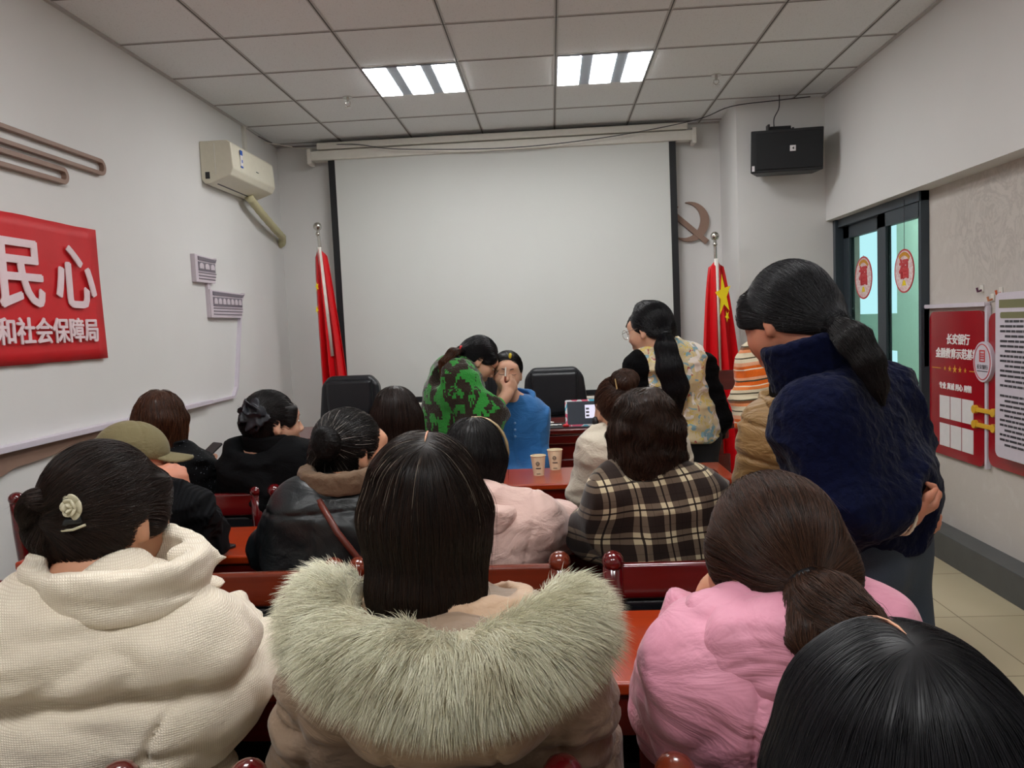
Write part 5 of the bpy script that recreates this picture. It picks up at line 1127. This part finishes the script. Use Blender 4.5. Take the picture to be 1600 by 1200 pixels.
def stripes():
    t = NT('orange_striped_knit'); tc = t.n('TexCoord').outputs['Object']; s = t.n('SeparateXYZ', {'Vector': tc}).outputs; nz = t.noise(tc, 5, 2)
    z = t.math('ADD', t.math('ADD', s[2], t.math('MULTIPLY', s[0], -.12)), t.math('MULTIPLY', nz, .02)); f = t.math('FRACT', t.math('MULTIPLY', z, 1/.235))
    col = t.ramp(f, [(0, '#d9641a'), (.09, '#e6d9be'), (.115, '#d9641a'), (.17, '#e0a27e'), (.24, '#d9cdb0'), (.31, '#4a4332'), (.335, '#d9cdb0'), (.42, '#e0905f'), (.48, '#7a4a2a'), (.52, '#4a4332'), (.55, '#d9cdb0'), (.64, '#4a4332'), (.665, '#d9cdb0'), (.72, '#e3803f'), (.78, '#e6d9be'), (.80, '#d9641a'), (.87, '#4a4332'), (.90, '#e0a27e'), (.95, '#d9641a')], 'CONSTANT')
    t.bump(t.noise(tc, 220, 2), .5, .004); return t.fin(col, .9, sheen=.3, spec=.2)
p = Person('person in an orange, cream and brown striped knit sweater and white skirt', hd(1216, 466, 3.75), yaw=25, pitch=-14, base=(1.08, 3.8))
p.rig(at(1208, 540, 3.78), (at(1183, 565, 3.75), at(1260, 562, 3.8)), (at(1172, 625, 3.70), at(1285, 640, 3.8)), (at(1174, 672, 3.62), at(1280, 700, 3.7)), (1.12, 3.82, .92))
p.body(MSKINL, h=.007, hands={0: dict(d=V(.2, .1, -.9), n=V(.8, 0, 0), side=1, curl=.5), 1: dict(d=V(-.2, .1, -.9), n=V(-.8, 0, 0), side=-1, curl=.5)})
p.coat(stripes(), pad=.028, w=.145, d=.11, disp=folds_fn(.006, 7), h=.009, name='sweater', hem=.80, arms=(.062, .064, .055))
S = p.loose(.010, .06, .0, face=True); hair('hair', S, flow_loose(p.T(0, -.02, .12)), HBLK, p.o, .007, 1200, .1, 10, .0008, .06)
S = Sh(.03); P0 = p.P; S.c(P0+V(0, 0, -.02), P0+V(0, 0, -.5), .135, .19); S.disp = lambda P: .010*np.sin(np.arctan2(P[:, 1]-P0[1], P[:, 0]-P0[0])*18); S.cut(half((0, 0, 1), (0, 0, .42))); blob('skirt', S, .01, cloth('cream_pleated_skirt', '#d8cfc0', .85), p.o)
x, y = p.P[:2]; p.legs(MPANTS, [(x-.09, y, .48), (x+.09, y, .48)], [(x-.09, y, .09), (x+.09, y, .09)])

# ================================================================== make-up artist and model
def camo():
    t = NT('green_brown_patterned_knit'); tc = t.n('TexCoord').outputs['Object']; sn = t.n('VectorMath', operation='SNAP'); t.set(sn.inputs[0], t.coord((1.15, 1.15, .75))); t.set(sn.inputs[1], (.008, .008, .012))
    n = t.noise(sn.outputs[0], 9.5, 2, .5, 1.0); col = t.ramp(n, [(0, '#399a40'), (.462, '#399a40'), (.467, '#352a24')], 'CONSTANT'); col = t.mix(t.math('MULTIPLY', t.noise(tc, 90, 2), .35), col, '#1a2416')
    t.bump(t.noise(tc, 130, 2), .7, .008); return t.fin(col, .95, sheen=.4, spec=.15)
MCAMO = camo(); MNAVYR = cloth('dark_rib_trim', '#1c1f2c', .9); MGREEN = cloth('green_rib_knit', '#35a038', .95, 200, .6)
b_ = hd(793, 550, 4.30, 1.0)
p = Person('woman in a green and brown patterned knit bending over the model with a brush', at(750, 562, 4.24), yaw=-78, pitch=-42, base=(-.50, 4.25))
hnd = at(804, 598, 4.20); wr = at(791, 618, 4.15)
p.rig(at(722, 568, 4.22), (at(708, 590, 4.34), at(716, 598, 4.10)), (at(745, 640, 4.42), at(757, 655, 4.05)), (at(775, 640, 4.42), wr), (at(697, 700, 4.25)[0], 4.25, .86))
p.B = basis(p.N-p.P, V(0, -1, 0))
p.body(MSKINL, h=.005, hands={1: dict(d=unit(hnd-wr), n=V(-.6, .8, .2), side=1, curl=.75, s=1.08), 0: dict(d=V(.5, 0, .5), n=V(.6, -.6, 0), side=-1, curl=.6, s=.95)})
p.coat(MCAMO, pad=.035, w=.17, d=.12, disp=lambda P: .008*folds(P, 6, (1, 1, 1.8))+.003*vnoise(P*40), h=.008, name='sweater', hem=.80, arms=(.068, .066, .045), k=.04, hipw=.15, cb=.085)
S = Sh(.01); a_, e2 = p.wr[1], p.el[1]; dd = unit(a_-e2); S.c(a_-dd*.135, a_-dd*.085, .058, .050); blob('sleeve_cuff', S, .006, MGREEN, p.o)
S = Sh(.01); S.add(band(p.N+V(.01, -.01, .012), basis(V(.7, -.1, .7), V(0, 1, 0)), .08, .07, .018, .013, .01)); blob('collar', S, .006, MNAVYR, p.o)
x, y = p.P[:2]; p.legs(MPANTS, [(x+.0, y+.09, .48), (x, y-.09, .48)], [(x-.02, y+.09, .09), (x-.02, y-.09, .09)], toe=(1, 0, 0))
tie = at(719, 547, 4.16); S = p.scalp(.012, .62, -.08); S.c(p.T(0, -.08, .0), tie, .05, .02); S.c(p.T(.055, .05, .05), p.T(.075, .045, -.02), .02, .012)
hair('hair', S, flow_to(tie), HBLU, p.o, .006, 1800, .14, 12, .0009, .08)
pony(p, [tie, at(706, 552, 4.10), at(694, 568, 4.07), at(690, 592, 4.05)], [.016, .022, .024, .006], HRBR, 400, .12, .0009)
S = Sh(.004); S.add(band(tie, basis(V(1, 0, -.3), V(0, 1, 0)), .020, .020, .006, .006, .005)); S.disp = lambda P: .003*vnoise(P*120); blob('hair_tie', S, .004, MRED, p.o)
def glasses(p, mat, s=1):
    b = MB(); L = lambda x, y, z: p.T(x, y, z)-np.array(p.o.location)
    for q in (-1, 1):
        b.tube([L(q*.034+.024*math.cos(t), .108, .002+.022*math.sin(t)) for t in np.linspace(0, 6.2832, 20)], .0013, 6); b.tube([L(q*.058, .106, .008), L(q*.078, .06, .010), L(q*.079, -.01, .008)], .0013, 6)
    b.tube([L(-.010, .109, .004), L(.010, .109, .004)], .0013, 6); return b.obj('glasses', mat, p.o)
glasses(p, MBLACK)
br = empty('make_up_brush', at(789, 588, 4.19), 'thin white-tipped make-up brush in the artist\'s fingers at the model\'s eye', 'brush'); o_ = np.array(br.location)
MB().tube([at(789, 601, 4.17)-o_, at(789.5, 588, 4.19)-o_], .003, 8).obj('handle', plain('brush_red', '#8d3a2c', .4), br); MB().tube([at(789.5, 588, 4.19)-o_, at(790, 574, 4.205)-o_], .0042, 8).obj('tip', MWHITE, br)

MBLUE = cloth('blue_hoodie_cotton', '#2f6ba6', .85, 400, .3, .45, 7, .3)
p = Person('seated woman in a blue hoodie with closed eyes and a yellow hair clip', b_, yaw=183, pitch=-2, roll=-4, base=(-.2, 4.35))
p.rig(at(808, 628, 4.36), (at(784, 650, 4.38), at(836, 648, 4.38)), (at(782, 715, 4.32), at(842, 717, 4.32)), (at(800, 750, 4.16), at(828, 750, 4.16)), (at(812, 740, 4.40)[0], 4.40, .50))
p.B = basis(p.N-p.P, V(-1, 0, 0))
p.body(MSKINL, h=.005, hands={0: dict(d=V(.4, -.6, -.2), n=V(0, 0, -1), side=-1, curl=.5), 1: dict(d=V(-.4, -.6, -.2), n=V(0, 0, -1), side=1, curl=.5)}, dh=.003, eyes=False)
p.coat(MBLUE, pad=.018, w=.125, d=.10, disp=lambda P: .016*(folds(P, 6, (2.0, 1, .7))-.5), h=.006, name='hoodie', neck=.060)
S = Sh(.012); S.add(band(p.N+V(-.005, .03, .012), frame(0, 30, 0), .092, .075, .030, .015, .010)); S.cut(lambda P: np.linalg.norm((P-(p.N+V(-.008, -.10, .0)))*V(1, .5, .55), axis=1)-.042, .006); S.disp = folds_fn(.004, 9); blob('hood', S, .006, MBLUE, p.o)
o_ = np.array(p.o.location); y_ = p.P[1]-.135
b = MB(); zc = p.N[2]; xc = p.N[0]-.010
for k in range(3): b.sph(V(xc, p.N[1]-.148-.010*k, zc-.10-.035*k)-o_, .007, 10, 6, (1, .5, 1))
b.obj('button', plain('button_blue', '#6f9bcb', .4), p.o, smooth=True)
S = p.scalp(.010, .70, -.075); S.c(p.T(0, -.06, -.03), p.T(0, -.07, -.12), .060, .035); tie = p.T(0, -.11, -.04)
hair('hair', S, flow_to(tie), HBLK, p.o, .005, 1600, .14, 10, .0007, .06)
L = lambda x, y, z: p.T(x, y, z)-o_
b = MB()
for q in (-1, 1): b.tube([L(q*(.017+.006*i), .091+.0045*math.sin(math.pi*i/5)-.0012*i, -.001-.0030*math.sin(math.pi*i/5)) for i in range(6)], .0014, 6)
b.obj('eyelashes', MINK, p.o); b = MB()
for q in (-1, 1): b.tube([L(q*(.013+.0072*i), .0965-.0016*i-.0006*i*i, .024+.004*math.sin(math.pi*i/5)) for i in range(6)], [.0022, .0026, .0026, .0022, .0018, .001], 6)
b.obj('eyebrows', MINK, p.o)
S = Sh(.003); S.e(p.T(0, .0965, -.060), (.019, .0055, .0040), p.R); S.e(p.T(0, .0965, -.066), (.016, .0055, .0048), p.R); blob('lips', S, .0025, plain('lip', '#a85a54', .45), p.o)
cl = p.T(-.012, .075, .098); S = Sh(.003); S.e(cl, (.009, .012, .016), p.R); blob('hair_clip', S, .003, plain('yellow_clip', '#ecd53a', .4), p.o)
x, y = p.P[:2]; p.seat_legs(dy=-1)

# ================================================================== woman in the brocade vest
def brocade():
    t = NT('cream_gold_brocade'); tc = t.n('TexCoord').outputs['Object']; n1 = t.noise(tc, 26, 3, .6, 1.2); n2 = t.noise(tc, 17, 3, .6, 1.0); n3 = t.noise(t.coord((1, 1, 1), (.5, .3, .2)), 22, 2, .5, 1); n4 = t.noise(t.coord((1, 1, 1), (1.5, .8, .2)), 15, 2, .5, 1)
    col = t.mix(t.noise(tc, 5, 2), '#e3d8b8', '#cfb682'); col = t.mix(t.ramp(n1, [(.52, (0, 0, 0)), (.56, (1, 1, 1)), (.62, (0, 0, 0)), (.66, (1, 1, 1))], 'CONSTANT'), col, '#d9c25c')
    col = t.mix(t.ramp(n2, [(.57, (0, 0, 0)), (.58, (1, 1, 1))], 'CONSTANT'), col, '#86aebc'); col = t.mix(t.ramp(n3, [(.66, (0, 0, 0)), (.67, (1, 1, 1))], 'CONSTANT'), col, '#b8615a'); col = t.mix(t.ramp(n4, [(.58, (0, 0, 0)), (.59, (1, 1, 1))], 'CONSTANT'), col, '#efe6dc')
    t.bump(t.noise(tc, 8, 3), .4, .012); return t.fin(col, .38, spec=.5, sheen=.2)
MBROC = brocade(); MBKK = cloth('black_knit', '#060608', .9, sheen=0, spec=.12)
p = Person('standing woman with a long black ponytail and glasses in a cream gold brocade vest', hd(1014, 476, 3.92, 1.08), yaw=55, pitch=-14, sc=1.08, base=(.60, 3.98))
p.rig(at(1040, 545, 3.93), (at(997, 574, 3.88), at(1098, 570, 3.98)), (at(985, 645, 3.90), at(1124, 655, 4.0)), (at(985, 700, 4.0), at(1112, 690, 4.12)), (at(1072, 700, 3.98)[0], 3.98, .84))
p.body(MSKINL, h=.0055, hands={0: dict(d=V(0, .6, -.5), n=V(.8, 0, 0), side=1, curl=.5), 1: dict(d=V(-.4, .6, -.5), n=V(-.8, 0, 0), side=-1, curl=.5)})
p.coat(MBKK, pad=.006, w=.14, d=.095, disp=folds_fn(.005, 7), h=.009, name='sweater', arms=(.060, .058, .042))
B = p.B; S = Sh(.03); L_ = np.linalg.norm(p.N-p.P); up = B[:, 2]
S.e(p.P+up*L_*.72, (.178, .130, L_*.38), B); S.e(p.P+up*L_*.40, (.168, .128, L_*.36), B); S.e(p.P+up*L_*.06, (.190, .145, L_*.40), B); S.c(p.sh[0]*.80+p.N*.2, p.sh[1]*.80+p.N*.2, .068); S.c(p.N, (p.sh[0]+p.sh[1])/2-up*.05, .074, .08)
S.disp = folds_fn(.005, 7); nb = p.T(0, -.045, -.13); S.cut(lambda P: np.linalg.norm(P-(p.N+V(-.01, .01, .075)), axis=1)-.075, .006); S.cut(half((.12, 0, 1), (p.P[0], p.P[1], .80)), .005)
blob('vest', S, .007, MBROC, p.o)
S = Sh(.008); S.add(band(p.N+V(-.012, .0, .030), frame(30, -8, 8), .076, .070, .020, .008, .006)); blob('collar', S, .005, MBROC, p.o)
tie = at(1040, 519, 3.83); S = p.scalp(.013, .62, -.085); S.c(p.T(.0, -.08, -.03), tie, .05, .022); S.c(p.T(.0, -.0, .11), p.T(.01, .03, .112), .02)
S.c(p.T(.0, .07, .07), p.T(-.035, .092, .035), .014, .006); hair('hair', S, flow_to(tie), HBLU, p.o, .006, 2400, .15, 12, .0009, .06)
pony(p, [tie, at(1040, 540, 3.80), at(1046, 575, 3.78), at(1056, 605, 3.79), at(1062, 640, 3.80)], [.018, .048, .060, .058, .014], HBLU, 1600, .20, .0009)
S = Sh(.004); S.add(band(tie, frame(0, 0, 0), .022, .022, .008, .007, .006)); blob('hair_tie', S, .004, MBLACK, p.o)
glasses(p, MCHROME); x, y = p.P[:2]; p.legs(MPANTS, [(x-.09, y, .46), (x+.09, y, .46)], [(x-.09, y, .09), (x+.09, y, .09)])

# ================================================================== woman in the navy fleece
t = NT('navy_fleece'); v = t.coord(); nn = t.noise(v, 75, 2, .5, .3); b1 = t.n('Bump', {'Height': t.noise(t.coord((1, 1, 1.4)), 7, 4, .55, .8), 'Strength': .5, 'Distance': .02}).outputs[0]; t.bump(nn, .45, .008, b1); MNAVY = t.fin(t.mix(nn, '#05081a', '#0c1230'), 1.0, sheen=.06, spec=.1)
p = Person('standing woman in navy fleece and jeans leaning forward, hands behind her back', hd(1228, 424, 1.98, 1.08), yaw=38, pitch=-26, roll=4, sc=1.08, base=(.92, 1.98))
p.rig(at(1302, 570, 1.92), (at(1275, 655, 1.80), at(1372, 632, 2.04)), (at(1318, 785, 1.72), at(1400, 728, 2.04)), (at(1414, 806, 1.74), at(1408, 778, 1.86)), (at(1360, 880, 1.92)[0], 1.92, .86))
wr0 = p.wr[0]; p.body(MSKINR, h=.0055, hands={0: dict(d=at(1462, 790, 1.79)-at(1414, 806, 1.75), n=V(-.3, .5, 1), side=1, curl=.85, s=.9), 1: dict(d=at(1440, 800, 1.84)-at(1405, 775, 1.86), n=V(0, .8, -.4), side=1, curl=.7, s=.85)})
p.coat(MNAVY, pad=.022, w=.155, d=.11, disp=lambda P: .016*(folds(P, 5.5, (1, 1, 1.4))-.5)+.0022*vnoise(P*120)+.003*vnoise(P*60), h=.007, name='fleece_jacket', hem=.845, hipw=.125, hipd=.095, arms=(.064, .058, .036), k=.045, neck=.055)
S = Sh(.012); S.add(band(p.N+V(-.045, .01, .018), basis(p.T(0, -.045, -.05)-p.N+V(.03, 0, 0), p.sh[1]-p.sh[0]), .105, .09, .058, .018, .013)); S.disp = lambda P: .003*vnoise(P*110); blob('collar', S, .006, MNAVY, p.o)
for i in (0, 1):
    dd = unit(p.wr[i]-p.el[i]); S = Sh(.003); S.add(band(p.wr[i]+dd*.002, basis(dd, V(.2, .3, .9)), .040, .036, .004, .004, .0035)); S.add(band(p.wr[i]-dd*.012, basis(dd, V(.2, .3, .9)), .043, .039, .004, .004, .0035)); blob('cuff_piping', S, .004, plain('cream_piping', '#dfd8c4', .8), p.o)
tie = at(1306, 508, 1.84); S = p.scalp(.016, .60, -.085); S.c(p.T(.0, -.08, -.03), tie, .065, .030); S.c(p.T(-.03, .065, .075), p.T(-.055, .085, .0), .022, .008); S.c(p.T(.01, .075, .07), p.T(-.02, .098, .01), .020, .007); S.c(p.T(-.060, .055, .04), p.T(-.072, .062, -.055), .018, .009)
hair('hair', S, flow_to(tie), HBLU, p.o, .006, 6500, .20, 16, .0006, .05, .003)
pony(p, [tie, at(1335, 532, 1.78), at(1358, 566, 1.75), at(1372, 600, 1.74), at(1379, 630, 1.74)], [.026, .034, .028, .017, .004], HBLK, 1800, .16, .0006)
x, y = p.P[:2]; p.legs(MJEANS, [(x-.09, y+.01, .46), (x+.09, y+.01, .46)], [(x-.10, y, .09), (x+.09, y, .09)], r=(.098, .075, .06))
